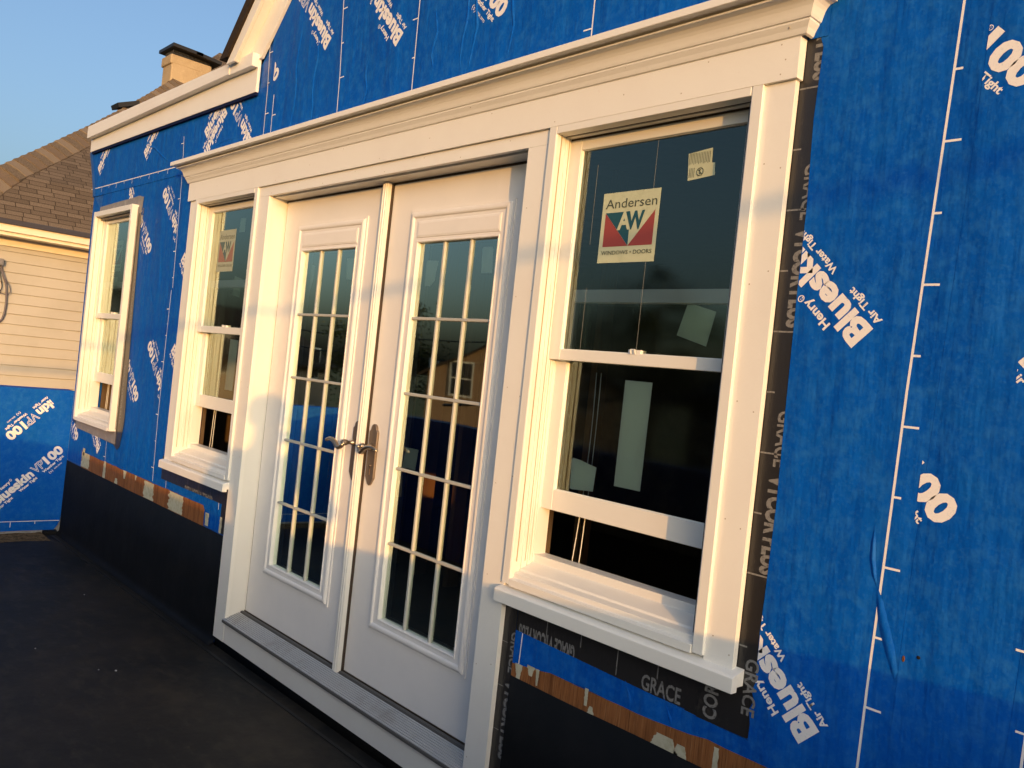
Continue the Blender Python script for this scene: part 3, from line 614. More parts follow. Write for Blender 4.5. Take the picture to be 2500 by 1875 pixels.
def leaf(x0, x1, g0, g1, o0, o1, lab):
    """g0,g1 glass x; o0,o1 lite frame x"""
    zg0, zg1, zo0, zo1 = .300, 1.788, .241, 1.920
    mb = MB(); yb = .140; i0, i1, j0, j1 = o0+.02, o1-.02, zo0+.02, zo1-.02
    for bx in ((x0, i0, .026, 2.037), (i1, x1, .026, 2.037)): mb.box(bx[0], bx[1], .1, yb, bx[2], bx[3])
    mb.box(i0, i1, .1, yb, .026, j0); mb.box(i0, i1, .1, yb, j1, 2.037)
    Lf = mb.build('door_leaf', DOORP, door); Lf['label'] = lab
    fm = MB()
    fm.ring(o0, o1, zo0, zo1, [(-.0005, .1), (0, .0945), (.010, .0940), (.0115, .0900), (.015, .0865), (.020, .0845), (.026, .0840), (.031, .0855), (.034, .0885), (.036, .0905), (.045, .0912)])
    a, b, c_, d_ = o0+.045, o1-.045, zo0+.045, zo1-.045
    fm.box(a, g0, .0912, .120, c_, d_); fm.box(g1, b, .0912, .120, c_, d_); fm.box(g0, g1, .0912, .120, c_, zg0); fm.box(g0, g1, .0912, .120, zg1, d_)
    fm.ring(g0-.008, g1+.008, zg0-.008, zg1+.008, [(0, .0912), (.002, .0885), (.006, .0885), (.0082, .0925)])
    fm.ring(a+.012, b-.012, 1.806, 1.8725, [(0, .0911), (.002, .0890), (.010, .0870), (.012, .0870)]); fm.box(a+.024, b-.024, .0870, .0905, 1.818, 1.8605)
    fm.build('glass_frame', DOORP, door)
    gr = MB(); w_ = (g1-g0)/3; h_ = (zg1-zg0)/5; hw = .0062
    def bar(ax, a0, a1, c0):
        pr = [(-hw, .1045), (-hw, .1025), (-.004, .0985), (.004, .0985), (hw, .1025), (hw, .1045), (hw, .113), (-hw, .113)]
        if ax == 2: gr.prism([(c0+p, q) for p, q in pr], 2, a0, a1)
        else: gr.prism([(q, c0+p) for p, q in pr], 0, a0, a1)
    for i in (1, 2):
        for k in range(5): bar(2, zg0+k*h_+(hw if k else 0), zg0+(k+1)*h_-(hw if k < 4 else 0), g0+i*w_)
    for k in range(1, 5): bar(0, g0, g1, zg0+k*h_)
    gr.build('grille', GRILLE, door)
    g = MB()
    for i in range(3):
        for k in range(5):
            X0, X1 = g0+i*w_+(hw if i else 0), g0+(i+1)*w_-(hw if i < 2 else 0); Z0, Z1 = zg0+k*h_+(hw if k else 0), zg0+(k+1)*h_-(hw if k < 4 else 0)
            g.add([(X0, .108, Z0), (X1, .108, Z0), (X1, .108, Z1), (X0, .108, Z1)], [(0, 1, 2, 3)])
    g.build('glass', GLASSD, door, recalc=False)
    # inner side of the lite frame
    fi = MB(); fi.ring(g0-.045, g1+.045, zg0-.045, zg1+.045, [(0, .141), (.01, .152), (.03, .155), (.045, .150), (.047, .128)]); fi.build('glass_frame', DOORP, door)
leaf(.9852, 1.8525, 1.194, 1.660, 1.130, 1.7255, 'left door leaf'); leaf(1.8965, 2.7945, 2.111, 2.586, 2.042, 2.652, 'right door leaf')
def handle(xc, dirn, ylev):
    pl = MB(); o = []
    n = 9
    for i in range(n+1):
        t = math.pi*i/n; o.append((xc+.020*math.cos(t), 1.030+.023*math.sin(t)))
    o += [(xc-.029, 1.022), (xc-.0295, .835)]
    for i in range(1, n): t = i/n; o.append((xc-.0295+.0295*t, .835-.034*math.sin(t*math.pi/2)**1.3))
    o.append((xc, .801))
    for i in range(1, n): t = i/n; o.append((xc+.0295*t, .801+.034*(1-math.cos(t*math.pi/2)**1.0)**1.0))
    o += [(xc+.0295, .835), (xc+.029, 1.022)]
    pl.prism(o, 1, .088, .1); 
    P_ = pl.build('handle_plate', PLATEM, door, bevel=.004, bseg=3)
    h = MB(); z = .9605
    ny = 14; base = .088; L_ = base-ylev
    for_pts = [(xc, base - L_*i/ny, z) for i in range(ny+1)]
    rad = [.0105+.0035*math.sin(i/ny*math.pi*3.2)*1 for i in range(ny+1)]; rad[-1] = .011
    h.tube(for_pts, rad, 12)
    cpts = []; N_ = 18
    for i in range(N_+1):
        t = i/N_; x = xc+dirn*(-.014+.135*t); zz = z-.004 - .019*math.sin(min(1, t/.42)*math.pi)*(1 if t < .42 else 0) + (.010*math.sin((t-.42)/.58*math.pi) if t >= .42 else 0)
        yy = ylev - .006*math.sin(t*math.pi) ; cpts.append((x, yy, zz))
    rr = [.0035+.0060*math.sin(min(1, .15+i/N_)*math.pi*.9)**.6 for i in range(N_+1)]
    h.tube(cpts, rr, 10, [1.25]*(N_+1)); h.sphere((xc+dirn*.118, ylev, cpts[-1][2]), .0075, 6, 0, (1, 1.1, .7)); h.sphere((xc-dirn*.013, ylev, cpts[0][2]+.001), .009, 6)
    h.build('door_handle', NICKEL, door, smooth=True)
handle(1.822, -1, .022); handle(1.9455, 1, .032)
kh = MB(); kh.tube([(1.9455, .090, .882), (1.9455, .0825, .882)], .0055, 10); kh.box(1.9425, 1.9485, .0868, .0885, .845, .868); kh.build('keyhole', NICKEL, door)
# stickers on the door glass (inside)
for poly in ([(2.481, 1.752), (2.486, 1.759), (2.536, 1.758), (2.541, 1.750), (2.548, 1.663), (2.488, 1.663)], [(2.153, 1.720), (2.228, 1.716), (2.215, 1.640), (2.19, 1.617), (2.155, 1.622)], [(2.146, .985), (2.228, .985), (2.220, .904), (2.132, .906)], [(1.565, 1.747), (1.629, 1.745), (1.616, 1.651), (1.572, 1.655)], [(1.255, 1.730), (1.290, 1.72), (1.285, 1.66), (1.262, 1.60)]):
    paper(door, poly, .1125)
paper(door, [(2.02, .885), (2.05, .893), (2.14, .888), (2.152, .79), (2.10, .775), (2.00, .79)], .1125, mat('tan_paper', (.80, .62, .42), .8, .1), 'paper_bag')
# ribbed threshold
th = MB(); pr = [(-.013, -.022), (-.013, -.012), (-.010, -.0095), (.077, .0125), (.080, .0225), (.092, .0235), (.093, .015), (.150, .015), (.150, -.022)]
th.prism(pr, 0, .9775, 2.7988, 1)
for i in range(9):
    y_ = -.0095+i*.0094; z_ = -.0093+.0255*(i/9); th.prism([(y_, z_-.002), (y_, z_+.0024), (y_+.0012, z_+.0036), (y_+.0056, z_+.0046), (y_+.0066, z_+.0040), (y_+.0066, z_-.001)], 0, .9776, 2.7987, 0)
th.build('threshold', [ALU, mat('sill_groove', (.10, .095, .09), .6, .3)], door)

# ---------------------------------------------------------------- eave return, rake and roof
e = MB(); e.prism([(-1.985, 2.628), (.703, 2.603), (.703, 2.80), (-1.985, 2.80)], 1, .002, .0175); e.build('eave_frieze', TRIM, house, bevel=.0015)
e = MB(); e.prism([(-1.95, 2.610), (.700, 2.588), (.700, 2.6025), (-1.95, 2.6275)], 1, .004, .0175); e.build('eave_shade_strip', mat('navy_shade', (.006, .012, .05), .8, .1), house)  # dark navy strip painting in the shadow band below the eave frieze
e = MB(); e.prism([(.445, 2.728), (.703, 2.726), (.703, 2.795), (.445, 2.790)], 1, -.032, .0015); e.build('eave_fascia', TRIM, house, bevel=.0015)
e = MB(); e.prism([(-1.962, 2.717), (.440, 2.730), (.440, 2.790), (-1.962, 2.803)], 1, -.036, .0010); e.build('eave_fascia', TRIM, house, bevel=.0015)
e = MB(); e.box(-1.95, .45, .02, 6, 2.76, 2.785); e.build('flat_roof', ROOFE, house)
def rakeb(c0, c1, y0, y1, nm, m_, zb=2.77, L_=2.6):
    """band between the 45 degree lines x - z = c0 and c1 (c1 < c0)"""
    e = MB(); k = 1.0
    e.prism([(zb+c0, zb), (zb+c0+L_, zb+L_), (zb+c1+L_, zb+L_), (zb+c1+.0, zb)], 1, y0, y1); return e.build(nm, m_, house, bevel=.001, bseg=1)
rakeb(-2.044, -2.235, .001, .0180, 'rake_frieze', TRIM)
rakeb(-2.222, -2.236, -.045, .0008, 'rake_soffit', TRIM)
rakeb(-2.2205, -2.312, -.062, -.0455, 'rake_fascia', TRIM)
rakeb(-2.3125, -2.405, -.075, 6, 'gable_roof', ROOFE, 2.80, 2.6)
# sill under the wall corner + interior
rm = MB()
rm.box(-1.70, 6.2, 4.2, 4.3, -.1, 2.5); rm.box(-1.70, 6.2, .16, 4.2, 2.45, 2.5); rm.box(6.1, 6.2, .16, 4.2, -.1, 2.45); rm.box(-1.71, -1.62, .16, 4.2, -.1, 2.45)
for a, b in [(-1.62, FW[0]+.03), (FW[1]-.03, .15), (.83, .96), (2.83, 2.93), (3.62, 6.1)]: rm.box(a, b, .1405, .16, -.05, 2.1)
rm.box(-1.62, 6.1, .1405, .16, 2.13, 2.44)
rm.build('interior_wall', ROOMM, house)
f2 = MB(); f2.box(-1.7, 6.2, .151, 4.2, -.10, -.03); f2.build('interior_floor', mat('subfloor', (.10, .07, .045), .8, .2), house)
sd = MB()
for x, y_ in ((-.28, .9), (-1.3, 1.3), (-1.05, 1.3), (-.70, 1.5), (.15, 1.5), (.45, 1.5), (.78, 1.5), (1.12, 1.5), (1.45, 1.5), (1.82, 1.5), (2.2, 2.2), (2.6, 2.2), (3.0, 2.2)):
    sd = MB(); sd.box(x, x+.038, y_, y_+.09, -.03, 2.45); sd.build('wood_stud', STUDM, house)

# ================================================================ KNEE WALLS
knee = empty('knee_wall', (-1.84, -1.2, -.17), 'low knee wall in blue printed membrane at the far end of the deck', 'parapet')
def kpart(mb, nm, m_, par=knee, **k):
    o = mb.build(nm, m_, par, **k); o.matrix_parent_inverse = Matrix.Translation(par.location).inverted(); return o
def keepinv(o, par): 
    if o: o.matrix_parent_inverse = Matrix.Translation(par.location).inverted()
    return o
k = MB(); k.box(-2.0, -1.852, -2.40, .02, -3.4, .862); kpart(k, 'wall_body', GREYBOARD)
k = MB(); yz = [(-2.40, -.144), (-.02, -.144), (.002, -.11), (.014, -.077), (.0235, .02), (.022, .40), (.0235, .868), (-2.40, .868)]
k.prism(yz, 0, -1.8455, -1.8405); k.box(-2.004, -1.8405, -2.40, .0235, .8682, .8700); sk = kpart(k, 'blue_sheet', BLUE)
kp = []
wingp = lambda p, q: (-1.8398, p, q)
kp += stamp('R', None, [(1, 0, .022)], wingp, end=(-.004, .432)); kp += stamp('R', None, [(1, 0, .022)], wingp, end=(-.93, .432))
kp += stamp('L', (.0, .93), [(1, 0, -.0), (0, 1, .83), (1, 1, .665)], wingp)
kp += stamp('L', (-.85, 1.005), [(0, 1, .85)], wingp)
o = merge_to(kp, 'membrane_print', PRINT, sk)
k = MB()
k.add([(-1.8398, -2.3, -.0785), (-1.8398, .010, -.0785), (-1.8398, .010, -.0745), (-1.8398, -2.3, -.0745)], [(0, 1, 2, 3)])
for i in range(14):
    y_ = -.148-.1555*i; h = .02 if i % 2 == 0 else .040; k.add([(-1.8398, y_-.002, -.077-h), (-1.8398, y_+.002, -.077-h), (-1.8398, y_+.002, -.079), (-1.8398, y_-.002, -.079)], [(0, 1, 2, 3)])
o = k.build('ruled_line', PRINT, sk)
k = MB(); k.box(-1.852, -1.842, -2.4, -.094, -.168, -.1445); kpart(k, 'base_board', GREYBOARD)
k = MB(); k.box(-1.86, -1.800, -.093, -.006, -.169, -.1445); kpart(k, 'black_block', EPDM)
def rubble():
    mb = MB(); n = 26; vs = []; 
    for i in range(n+1):
        y_ = -2.2+(2.1)*i/n; wv = .17+.08*noise.noise(Vector((y_*4, 0, 2)))+(.05 if y_ > -.5 else 0)
        for kx in range(7):
            t = kx/6; vs.append((-1.842+wv*t, y_, -.169+.009*(1-t)**1.5*(1+noise.noise(Vector((y_*14, t*5, 0)))) + .0006*(1-t)))
    mb.add(vs, [(i*7+j, i*7+j+1, i*7+8+j, i*7+7+j) for i in range(n) for j in range(6)]); return mb.build('sand_deposit', DIRT, smooth=True)
tag(rubble(), 'sandy brown dirt washed up against the foot of the far knee wall', 'dirt', kind='stuff')
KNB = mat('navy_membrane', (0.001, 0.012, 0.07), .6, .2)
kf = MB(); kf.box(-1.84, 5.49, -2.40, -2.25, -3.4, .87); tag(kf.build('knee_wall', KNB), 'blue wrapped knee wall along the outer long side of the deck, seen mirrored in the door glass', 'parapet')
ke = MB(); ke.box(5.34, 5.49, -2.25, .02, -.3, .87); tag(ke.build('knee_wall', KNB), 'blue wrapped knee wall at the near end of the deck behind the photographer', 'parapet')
# specks of debris on the deck
for i, (x, y_, s, lb) in enumerate(((1.02, -.50, .006, 'largest pale paint chip on the black deck below the door'), (.98, -.56, .003, 'tiny pale chip beside the largest one on the black deck'), (-.2, -.28, .003, 'tiny pale chip on the black deck near the left door casing'), (.6, -.72, .003, 'tiny pale chip on the black deck at the bottom edge of the photo'))):
    mb = MB(); mb.prism([(x-s, y_), (x, y_+s*.7), (x+s*1.3, y_+.1*s), (x+s*.2, y_-s)], 2, -.1695, -.1675); tag(mb.build('paint_chip', CHIP), lb, 'debris', 'pale chips on the deck')

# ================================================================ NEIGHBOUR HOUSE
nb = empty('neighbour_house', (-8, 3, -3.4), 'neighbouring house with cream lap siding, brown shingle hip roof and stucco chimney', 'house')
NX = -4.75; EX = -4.45; EZ = 2.27; EY = -.44; SLP = .85
k = MB(); n = 60; vs = []; z = 2.12; i = 0; prof = []
while z > -3.4: prof += [(NX, z), (NX+.013, z-.0975), (NX+.002, z-.1000)]; z -= .1016
k.prism(prof + [(-5.0, z), (-5.0, 2.12)], 1, -.14, 9); k.prism([(-.14-(p[0]-NX), p[1]) for p in prof] + [(.2, z), (.2, 2.12)], 0, -12, -4.76)
k.box(-12, -11.9, -.1, 9, -3.4, 2.1); k.box(-12, -4.8, 8.9, 9, -3.4, 2.1)
kpart(k, 'siding', CREAM, nb)
k = MB()
k.box(EX-.03, EX, EY, 9.4, 2.185, 2.262); k.box(EX-.05, EX-.032, EY, 9.4, 2.150, 2.187); k.box(-12.4, EX-.03, EY-.0, EY+.03, 2.15, 2.262)
kpart(k, 'fascia', CREAMT, nb, bevel=.003)
k = MB(); k.box(NX+.001, NX+.035, -.17, 9.1, 2.070, 2.155); kpart(k, 'frieze', CREAMT, nb)
k = MB(); k.box(-12.4, EX-.05, EY+.03, 9.4, 2.152, 2.158); kpart(k, 'soffit', CREAMT, nb)
# roof planes with UVs
def roofpoly(name, pts, uvf, m_):
    me = bpy.data.meshes.new(name); me.from_pydata(pts, [], [tuple(range(len(pts)))]); me.materials.append(m_)
    uv = me.uv_layers.new(name='UVMap')
    for li, l in enumerate(me.loops): uv.data[li].uv = uvf(pts[l.vertex_index])
    o = bpy.data.objects.new(name, me); C.objects.link(o); o.parent = nb; return keepinv(o, nb)
H = 4.9; cs = math.sqrt(1+SLP**2)
RX = EX+.03; RZ = EZ+.030
HP = [(0, 0), (.464, .50), (.907, .85), (1.5, 1.335), (2.01, 1.775), (2.415, 2.14), (2.83, 2.53), (3.9, 3.56)]
def hz(t):
    for (a, b), (a2, b2) in zip(HP, HP[1:]):
        if t <= a2: return b+(b2-b)*(t-a)/(a2-a)
    return HP[-1][1]
def slope_len(t):
    L_ = 0
    for (a, b), (a2, b2) in zip(HP, HP[1:]):
        if t <= a: break
        k_ = min(1, (t-a)/(a2-a)); L_ += k_*math.hypot(a2-a, b2-b)
    return L_
EYR = EY-.03
def roofloft(side):
    me = bpy.data.meshes.new('roof'); vs = []; fs = []; uvs = []
    for (t, h) in HP:
        if side == 0: a_, b_ = (RX-t, EYR+t, RZ+h), (RX-t, 9.5, RZ+h); uvs += [(a_[1], slope_len(t)), (b_[1], slope_len(t))]
        else: a_, b_ = (RX-t, EYR+t, RZ+h), (-13, EYR+t, RZ+h-.22*(13+RX-t)); uvs += [(a_[0], slope_len(t)), (b_[0], slope_len(t))]
        vs += [a_, b_]
    n_ = len(HP); fs = [(2*i, 2*i+1, 2*i+3, 2*i+2) for i in range(n_-1)]
    me.from_pydata(vs, [], fs); me.materials.append(SHING); uv = me.uv_layers.new(name='UVMap')
    for li, l in enumerate(me.loops): uv.data[li].uv = uvs[l.vertex_index]
    o = bpy.data.objects.new('roof', me); C.objects.link(o); o.parent = nb; return keepinv(o, nb)
roofloft(0); roofloft(1)
k = MB(); k.box(RX-.014, RX+.004, EYR, 9.4, RZ-.045, RZ-.001); k.box(-12.4, RX, EYR-.004, EYR+.012, RZ-.045, RZ-.001); kpart(k, 'drip_edge', mat('blue_grey_drip', (.045, .045, .06), .6, .3), nb)
# hip cap shingles, bent over the hip and overlapping
k = MB(); t = 0.0; i = 0
def hpt(t_): return Vector((RX-t_, EYR+t_, RZ+hz(t_)))
while t < 3.3:
    t2 = t+.105; p0, p1 = hpt(t), hpt(t2); d = (p1-p0).normalized(); sl_ = 0
    pa = Vector((0, 1, 0)) - d*d.y; pa.normalize(); pb = Vector((-1, 0, 0)) - d*(-d.x); pb.normalize()
    up = -(pa+pb); up = up if up.z > 0 else -up; up.normalize()
    o0, o1 = up*.030, up*.012; mid0 = p0+up*.055; mid1 = p1+up*.036
    vs = [p0+pa*.20+up*.016, p0+pa*.11+up*.045, mid0, p0+pb*.035+up*.045, p0+pb*.07+up*.016, p1+pa*.20+up*.003, p1+pa*.11+up*.028, mid1, p1+pb*.035+up*.028, p1+pb*.07+up*.003, p0+pa*.20-up*.01, p0, p0+pb*.07-up*.01]
    k.add(vs, [(0, 1, 6, 5), (1, 2, 7, 6), (2, 3, 8, 7), (3, 4, 9, 8), (10, 11, 2, 1, 0), (11, 12, 4, 3, 2), (0, 5, 10)], (0, 1, 2, 1, 0, 2, 1)[i % 7]); t += .078; i += 1
HM = [mat('cap_shingle_light', (.215, .175, .132), .92, .1, var=[(80, (.2, .15, .10), .45, .75)]), mat('cap_shingle_mid', (.175, .142, .106), .92, .1, var=[(80, (.10, .07, .045), .4, .7)]), mat('cap_shingle_dark', (.145, .115, .088), .92, .1, var=[(80, (.2, .14, .09), .4, .7)])]
kpart(k, 'hip_cap', HM, nb)
# chimney
k = MB(); cx0, cx1, cy0, cy1 = -7.64, -7.30, 2.375, 2.93
k.box(cx0, cx1, cy0, cy1, 4.0, 5.19); k.box(cx0-.02, cx1+.004, cy0-.022, cy1+.004, 5.14, 5.275)
ch = kpart(k, 'chimney', STUCCO, nb, bevel=.02, bseg=2)
k = MB()
def plate(c, sx, sy, dz, tilt):
    Rm = Matrix.Rotation(R(tilt), 3, 'X'); vs = []
    for (x, y_, z) in [(x, y_, z) for x in (-sx, sx) for y_ in (-sy, sy) for z in (0, dz)]: vs.append(Vector(c)+Rm @ Vector((x, y_, z)))
    k.add(vs, [(0, 1, 3, 2), (4, 6, 7, 5), (0, 4, 5, 1), (2, 3, 7, 6), (0, 2, 6, 4), (1, 5, 7, 3)])
plate((-7.47, 2.545, 5.345), .27, .21, .045, -2); plate((-7.47, 2.845, 5.325), .27, .185, .045, -5)
kpart(k, 'chimney_cap', BLACKM, nb)
k = MB()
for i in range(28): y_ = 2.39+.019*i; k.box(-7.335, -7.332, y_, y_+.005, 5.26, 5.39)
for z in (5.30, 5.33, 5.36): k.box(-7.335, -7.332, 2.39, 2.92, z, z+.003)
for i in range(14): x = -7.62+.021*i; k.box(x, x+.005, 2.390, 2.393, 5.26, 5.39)
kpart(k, 'spark_screen', mat('galvanised_mesh', (.10, .11, .13), .5, .5, metal=.5), nb)
k = MB(); k.box(-.13, .13, -.135, .135, .02, .075); k.box(-.09, .09, -.08, .08, -.06, .02); o = k.build('roof_vent', BLACKM, nb)
M_ = Matrix.Translation(Vector((RX-2.12, EYR+2.09, RZ+1.855))) @ Matrix.Rotation(R(22), 4, 'X'); o.matrix_parent_inverse = Matrix.Translation(nb.location).inverted() @ M_
# utility box and cables on the siding
ub = MB(); ub.box(NX+.015, NX+.075, -.03, .072, 1.87, 1.935); ub.box(NX+.075, NX+.082, -.02, .06, 1.88, 1.925); tag(ub.build('junction_box', GREYB, bevel=.006), 'grey junction box fixed high on the cream siding at the left edge', 'box')
def cable(pts, r, m_, lb, nm='cable', grp=None):
    P = [Vector(p) for p in pts]; out = []
    for i in range(len(P)-1):
        p0, p1, p2, p3 = P[max(i-1, 0)], P[i], P[i+1], P[min(i+2, len(P)-1)]
        for s in range(8):
            t = s/8; out.append(.5*((2*p1)+(-p0+p2)*t+(2*p0-5*p1+4*p2-p3)*t*t+(-p0+3*p1-3*p2+p3)*t**3))
    out.append(P[-1]); mb = MB(); mb.tube(out, r, 7); o = mb.build(nm, m_, smooth=True); return tag(o, lb, 'cable', grp)
X_ = NX+.03
cable([(X_, .055, 1.87), (X_, .08, 1.79), (X_, .118, 1.69), (X_, .130, 1.59), (X_, .134, 1.49), (X_, .125, 1.39), (X_, .10, 1.33), (X_, .03, 1.27), (X_, -.05, 1.2)], .0095, CABLEM, 'thick grey cable running down the cream siding below the junction box')
cable([(X_+.01, .06, 1.87), (X_+.01, .10, 1.76), (X_+.01, .150, 1.67), (X_+.01, .158, 1.62), (X_+.01, .135, 1.592), (X_+.01, .09, 1.60), (X_+.01, .02, 1.61)], .0042, CABLEM, 'thin grey cable looping out to the right of the thick one')
cable([(X_, .04, 1.87), (X_, .07, 1.74), (X_, .085, 1.66), (X_, .06, 1.60), (X_, .02, 1.58), (X_, -.04, 1.6)], .0042, BLKC, 'thin dark cable looping left below the junction box')

# ================================================================ ACROSS THE STREET (seen mirrored in the glass)
def tree(x, y_, h, cr_, seed, lb, dens=1.0):
    rn = random.Random(seed); root = empty('tree', (x, y_, -3.4), lb, 'tree', 'trees across the street')
    tk = MB(); tk.tube([(0, 0, 0), (.1, .05, h*.25), (.05, -.05, h*.5), (0, 0, h*.8)], [.28, .22, .15, .05], 8)
    for i in range(7):
        an = rn.uniform(0, 6.28); z = h*rn.uniform(.3, .6); tk.tube([(0, 0, z), (math.cos(an)*cr_*.35, math.sin(an)*cr_*.35, z+h*.12), (math.cos(an)*cr_*.7, math.sin(an)*cr_*.7, z+h*.25)], [.1, .06, .02], 5)
    tk.build('trunk', BARK, root)
    lf = MB(); cl = [(Vector((rn.gauss(0, cr_*.42), rn.gauss(0, cr_*.42), h*.66+rn.gauss(0, h*.14))), rn.uniform(.5, 1.1)) for _ in range(26)]
    for c_, rr in cl:
        for _ in range(int(340*dens)):
            p = c_ + Vector((rn.gauss(0, 1), rn.gauss(0, 1), rn.gauss(0, .7)))*rr*.5; a1 = Vector((rn.gauss(0, 1), rn.gauss(0, 1), rn.gauss(0, 1))).normalized(); b1 = a1.orthogonal().normalized(); s = rn.uniform(.05, .09)
            lf.add([p+a1*s, p+b1*s*.6, p-a1*s, p-b1*s*.6], [(0, 1, 2, 3)])
    me = lf; o = bpy.data.meshes.new('crown'); o.from_pydata(me.v, [], me.f); o.materials.append(LEAF); ob = bpy.data.objects.new('crown', o); C.objects.link(ob); ob.parent = root
BARK = mat('bark', (.07, .05, .035), .9, .1); LEAF = mat('leaves', (.05, .075, .025), .7, .2, var=[(3, (.09, .08, .03), .4, .6)])
tree(-18, -27, 10.6, 3.4, 1, 'broad leafy tree across the street, mirrored in the near window'); tree(-10, -30, 9.6, 3.0, 2, 'rounder tree across the street beside the broad one'); tree(-27, -20, 7.8, 2.4, 3, 'small tree across the street between two houses')
def far_house(x, y_, w, d, h, rh, rot, col, lb):
    root = empty('street_house', (x, y_, -3.4), lb, 'house', 'houses across the street'); root.rotation_euler = (0, 0, R(rot))
    m_ = mat('far_siding', col, .8, .1); b = MB(); b.box(-w/2, w/2, -d/2, d/2, 0, h); b.prism([(-d/2, h), (d/2, h), (0, h+rh)], 0, -w/2, w/2) ; b.build('wall', m_, root)
    rf = MB(); t_ = .12
    for s in (-1, 1): rf.prism([(s*(d/2+.4), h-.4*rh/(d/2)), (0, h+rh), (0, h+rh+t_), (s*(d/2+.4), h-.4*rh/(d/2)+t_)], 0, -w/2-.3, w/2+.3)
    rf.build('roof', ROOFE, root)
    n = max(2, int(w/2.6))
    for lv in (1.0, 3.7):
        for i in range(3):
            cy = -d/2+d*(i+.5)/3
            for sx in (-1, 1):
                f_ = MB(); f_.box(sx*(w/2)-.04, sx*(w/2)+.04, cy-.5, cy+.5, lv, lv+1.5); wo = f_.build('window', FWH, root)
                g = MB(); g.box(sx*(w/2)-.05, sx*(w/2)+.05, cy-.42, cy+.42, lv+.08, lv+.72); g.box(sx*(w/2)-.05, sx*(w/2)+.05, cy-.42, cy+.42, lv+.78, lv+1.42); g.build('pane', DARKG, wo)
        if lv+1.5 > h+1: continue
        for i in range(n):
            cx = -w/2+w*(i+.5)/n
            for sy in (-1, 1):
                f_ = MB(); f_.box(cx-.5, cx+.5, sy*(d/2)-.04, sy*(d/2)+.04, lv, lv+1.5); wo = f_.build('window', FWH, root)
                g = MB(); g.box(cx-.42, cx+.42, sy*(d/2)-.05, sy*(d/2)+.05, lv+.08, lv+.72); g.box(cx-.42, cx+.42, sy*(d/2)-.05, sy*(d/2)+.05, lv+.78, lv+1.42); g.build('pane', DARKG, wo)
FWH = mat('far_window_white', (.5, .48, .44), .6, .2); DARKG = mat('far_pane', (.02, .022, .025), .1, .6)
far_house(-24, -25, 11, 8, 4.6, 2.3, 40, (.24, .155, .095), 'brown house across the street with a dark gable roof'); far_house(-34, -14, 10, 8, 4.4, 2.2, 62, (.34, .26, .19), 'grey tan house across the street, farther along'); far_house(-12, -33, 11, 8, 4.8, 2.2, 16, (.18, .13, .09), 'dark sided house across the street behind the round tree'); far_house(-46, -2, 12, 9, 4.6, 2.2, 85, (.40, .28, .18), 'long brown house at the far end of the street')
# overhead cables; the thick one throws the faint band of shade across the wall
def wire(p0, p1, sag, r, lb, n=24):
    p0, p1 = Vector(p0), Vector(p1); mb = MB(); mb.tube([p0.lerp(p1, i/n) - Vector((0, 0, sag*4*(i/n)*(1-i/n))) for i in range(n+1)], r, 6)
    return tag(mb.build('overhead_cable', BLKC, smooth=True), lb, 'cable', 'overhead cables')
# plane through the shade line on the wall: (x, z) = (0.84,1.492) .. (4.26,1.861); cable crosses 8 m up-sun
def upsun(x, z, kk): return Vector((x, 0, z)) + sdir*kk
A_ = upsun(-14.0, -.14, 11.0); B_ = upsun(9.0, 2.372, 6.0)
wire(A_, B_, .0, .021, 'thick overhead cable that shades the trim with a faint band')
wire((-40, -17, 2.6), (2, -24, 4.4), .7, .03, 'upper thin wire mirrored in the door panes'); wire((-40, -17, 1.9), (2, -24, 3.4), .8, .03, 'lower thin wire mirrored in the door panes')

# ================================================================ THE PHOTOGRAPHER (throws the shadow on the door)
SKIN = mat('skin', (.55, .33, .22), .55, .4); JACKET = mat('dark_jacket', (.03, .035, .05), .85, .2); JEANS = mat('blue_jeans', (.04, .06, .12), .85, .2); HAIR = mat('dark_hair', (.03, .02, .012), .7, .3); SHOE = mat('shoe', (.02, .02, .02), .6, .3)
def skin_obj(name, verts, edges, mat_, parent=None, sub=2, root=0):
    me = bpy.data.meshes.new(name); me.from_pydata([v[:3] for v in verts], edges, []); me.materials.append(mat_)
    o = bpy.data.objects.new(name, me); C.objects.link(o)
    sk_ = o.modifiers.new('skin', 'SKIN'); sk_.use_smooth_shade = True
    if not me.skin_vertices:
        me.attributes.new('skin', 'FLOAT', 'POINT') if 0 else None
    for i, v in enumerate(verts):
        sv = me.skin_vertices[0].data[i]; rr = v[3]; sv.radius = rr if isinstance(rr, tuple) else (rr, rr); sv.use_root = (i == root)
    ss = o.modifiers.new('sub', 'SUBSURF'); ss.levels = sub; ss.render_levels = sub
    if parent: o.parent = parent
    return o
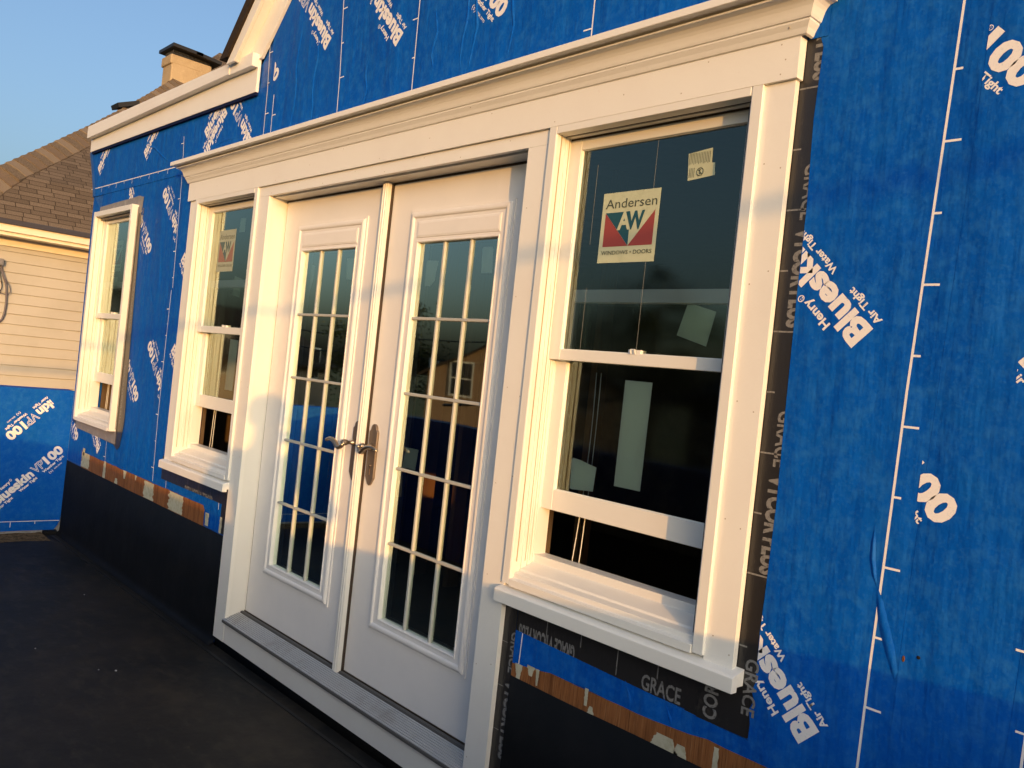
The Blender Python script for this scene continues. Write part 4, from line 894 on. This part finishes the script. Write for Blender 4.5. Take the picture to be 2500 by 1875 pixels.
# local frame: F forward (towards the view), G right hand side
F = Vector((w_.x, w_.y, 0)).normalized(); G = Vector((F.y, -F.x, 0)); BASE = Vector((5.085, -2.075, -.17))
def L3(rt, fw, up_): v = BASE + G*rt + F*fw; return (v.x, v.y, -.17+up_)
def V(rt, fw, up_, rad): return (*L3(rt, fw, up_), rad)
bv = [V(0, 0, .88, (.135, .10)), V(0, 0, 1.02, (.125, .09)), V(0, .0, 1.18, (.15, .10)), V(0, -.005, 1.31, (.14, .085)), V(0, .0, 1.40, .055), V(0, .02, 1.47, .058), V(0, .035, 1.55, (.075, .088)), V(0, .03, 1.60, (.05, .06)),
      V(-.09, 0, .84, .085), V(-.10, .02, .46, .062), V(-.10, -.01, .10, .045), V(.09, 0, .84, .085), V(.11, .02, .46, .062), V(.12, -.01, .10, .045),
      V(-.18, .0, 1.33, .058), V(-.29, .08, 1.13, .045), V(-.13, .255, 1.33, .032), V(.18, .0, 1.33, .058), V(.30, .08, 1.13, .045), V(.13, .255, 1.33, .032),
      V(-.10, .07, .05, .04), V(-.11, .17, .035, .032), V(.12, .07, .05, .04), V(.13, .17, .035, .032), V(-.115, .285, 1.375, .024), V(.115, .285, 1.375, .024)]
be = [(0, 1), (1, 2), (2, 3), (3, 4), (4, 5), (5, 6), (6, 7), (0, 8), (8, 9), (9, 10), (0, 11), (11, 12), (12, 13), (3, 14), (14, 15), (15, 16), (3, 17), (17, 18), (18, 19), (10, 20), (20, 21), (13, 22), (22, 23), (16, 24), (19, 25)]
person = skin_obj('person', bv, be, SKIN); tag(person, 'person in dark jacket and jeans at the deck corner, holding up a phone', 'person')
def cloth(nm, vs, es, m_): return skin_obj(nm, vs, es, m_, person, 2)
def inf(i, e_): v = bv[i]; rr = v[3]; return (v[0], v[1], v[2], tuple(a_+e_ for a_ in rr) if isinstance(rr, tuple) else rr+e_)
cloth('jacket', [inf(0, .018), inf(1, .020), inf(2, .020), inf(3, .018), V(0, 0, 1.375, .068), inf(14, .014), inf(15, .013), inf(16, .011), inf(17, .014), inf(18, .013), inf(19, .011)], [(0, 1), (1, 2), (2, 3), (3, 4), (3, 5), (5, 6), (6, 7), (3, 8), (8, 9), (9, 10)], JACKET)
cloth('trousers', [inf(0, .012), V(-.09, 0, .82, .098), V(-.10, .02, .46, .075), V(-.10, -.01, .09, .062), V(.09, 0, .82, .098), V(.11, .02, .46, .075), V(.12, -.01, .09, .062)], [(0, 1), (1, 2), (2, 3), (0, 4), (4, 5), (5, 6)], JEANS)
for s in (-1, 1):
    cloth('shoe', [V(s*.11, -.03, .045, .045), V(s*.115, .08, .042, .045), V(s*.12, .19, .032, .036)], [(0, 1), (1, 2)], SHOE)
hm = MB(); c0 = L3(0, .005, 1.585); hm.sphere(c0, .097, 12, 0, (1, 1, .88)); hr = hm.build('hair', HAIR, smooth=True); hr.parent = person
fc = MB(); p = Vector(L3(0, .135, 1.535)); fc.sphere(p, .016, 6, 0, (1, 1, 1.5)); q = Vector(L3(0, .118, 1.49)); fc.sphere(q, .02, 6, 0, (1, 1, .35))
for s in (-1, 1): fc.sphere(L3(s*.032, .115, 1.555), .011, 6); fc.sphere(L3(s*.083, .03, 1.54), .02, 6, 0, (.6, .9, 1.4))
o = fc.build('face_feature', SKIN, smooth=True); o.parent = person
# phone just behind the lens, held level with it
B3 = Matrix((r_, u_, -w_)).transposed()
pm = MB(); pm.box(-.012, .128, -.058, .010, .004, .0115)
ph = pm.build('phone', BLACKM, bevel=.003); ph.matrix_world = Matrix.Translation(CAM + B3 @ Vector((0, 0, .004))) @ B3.to_4x4(); tag(ph, 'black smartphone held up sideways in both hands by the person', 'phone')
# hands: palm to the phone ends, five fingers each
def camP(x, y_, z): v = CAM + B3 @ Vector((x, y_, z)); return tuple(v)
for s, xc, wr in ((-1, -.020, 24), (1, .136, 25)):
    wv = bv[wr]; pts = [(wv[0], wv[1], wv[2], .024), (*camP(xc+s*.030, -.045, .045), .026), (*camP(xc+s*.016, -.030, .022), .022)]
    es = [(0, 1), (1, 2)]
    hd = skin_obj('hand', pts, es, SKIN, person, 1)
    for j in range(4):
        b0 = camP(xc+s*.014, -.048+.018*j, .022); b1 = camP(xc+s*.010, -.050+.019*j, .004+.002*j); b2 = camP(xc-s*.012-s*.004*(j % 2), -.048+.018*j, .0035-.0035)
        skin_obj('finger', [(*b0, .0085), (*b1, .008), (*b2, .0068)], [(0, 1), (1, 2)], SKIN, person, 1)
    skin_obj('thumb', [(*camP(xc+s*.016, -.020, .030), .011), (*camP(xc-s*.004, -.004, .026), .0095), (*camP(xc-s*.024, .002, .021), .008)], [(0, 1), (1, 2)], SKIN, person, 1)
for o in list(S.objects):
    if o.type == 'MESH' and o.name.startswith('tmp'): bpy.data.objects.remove(o)
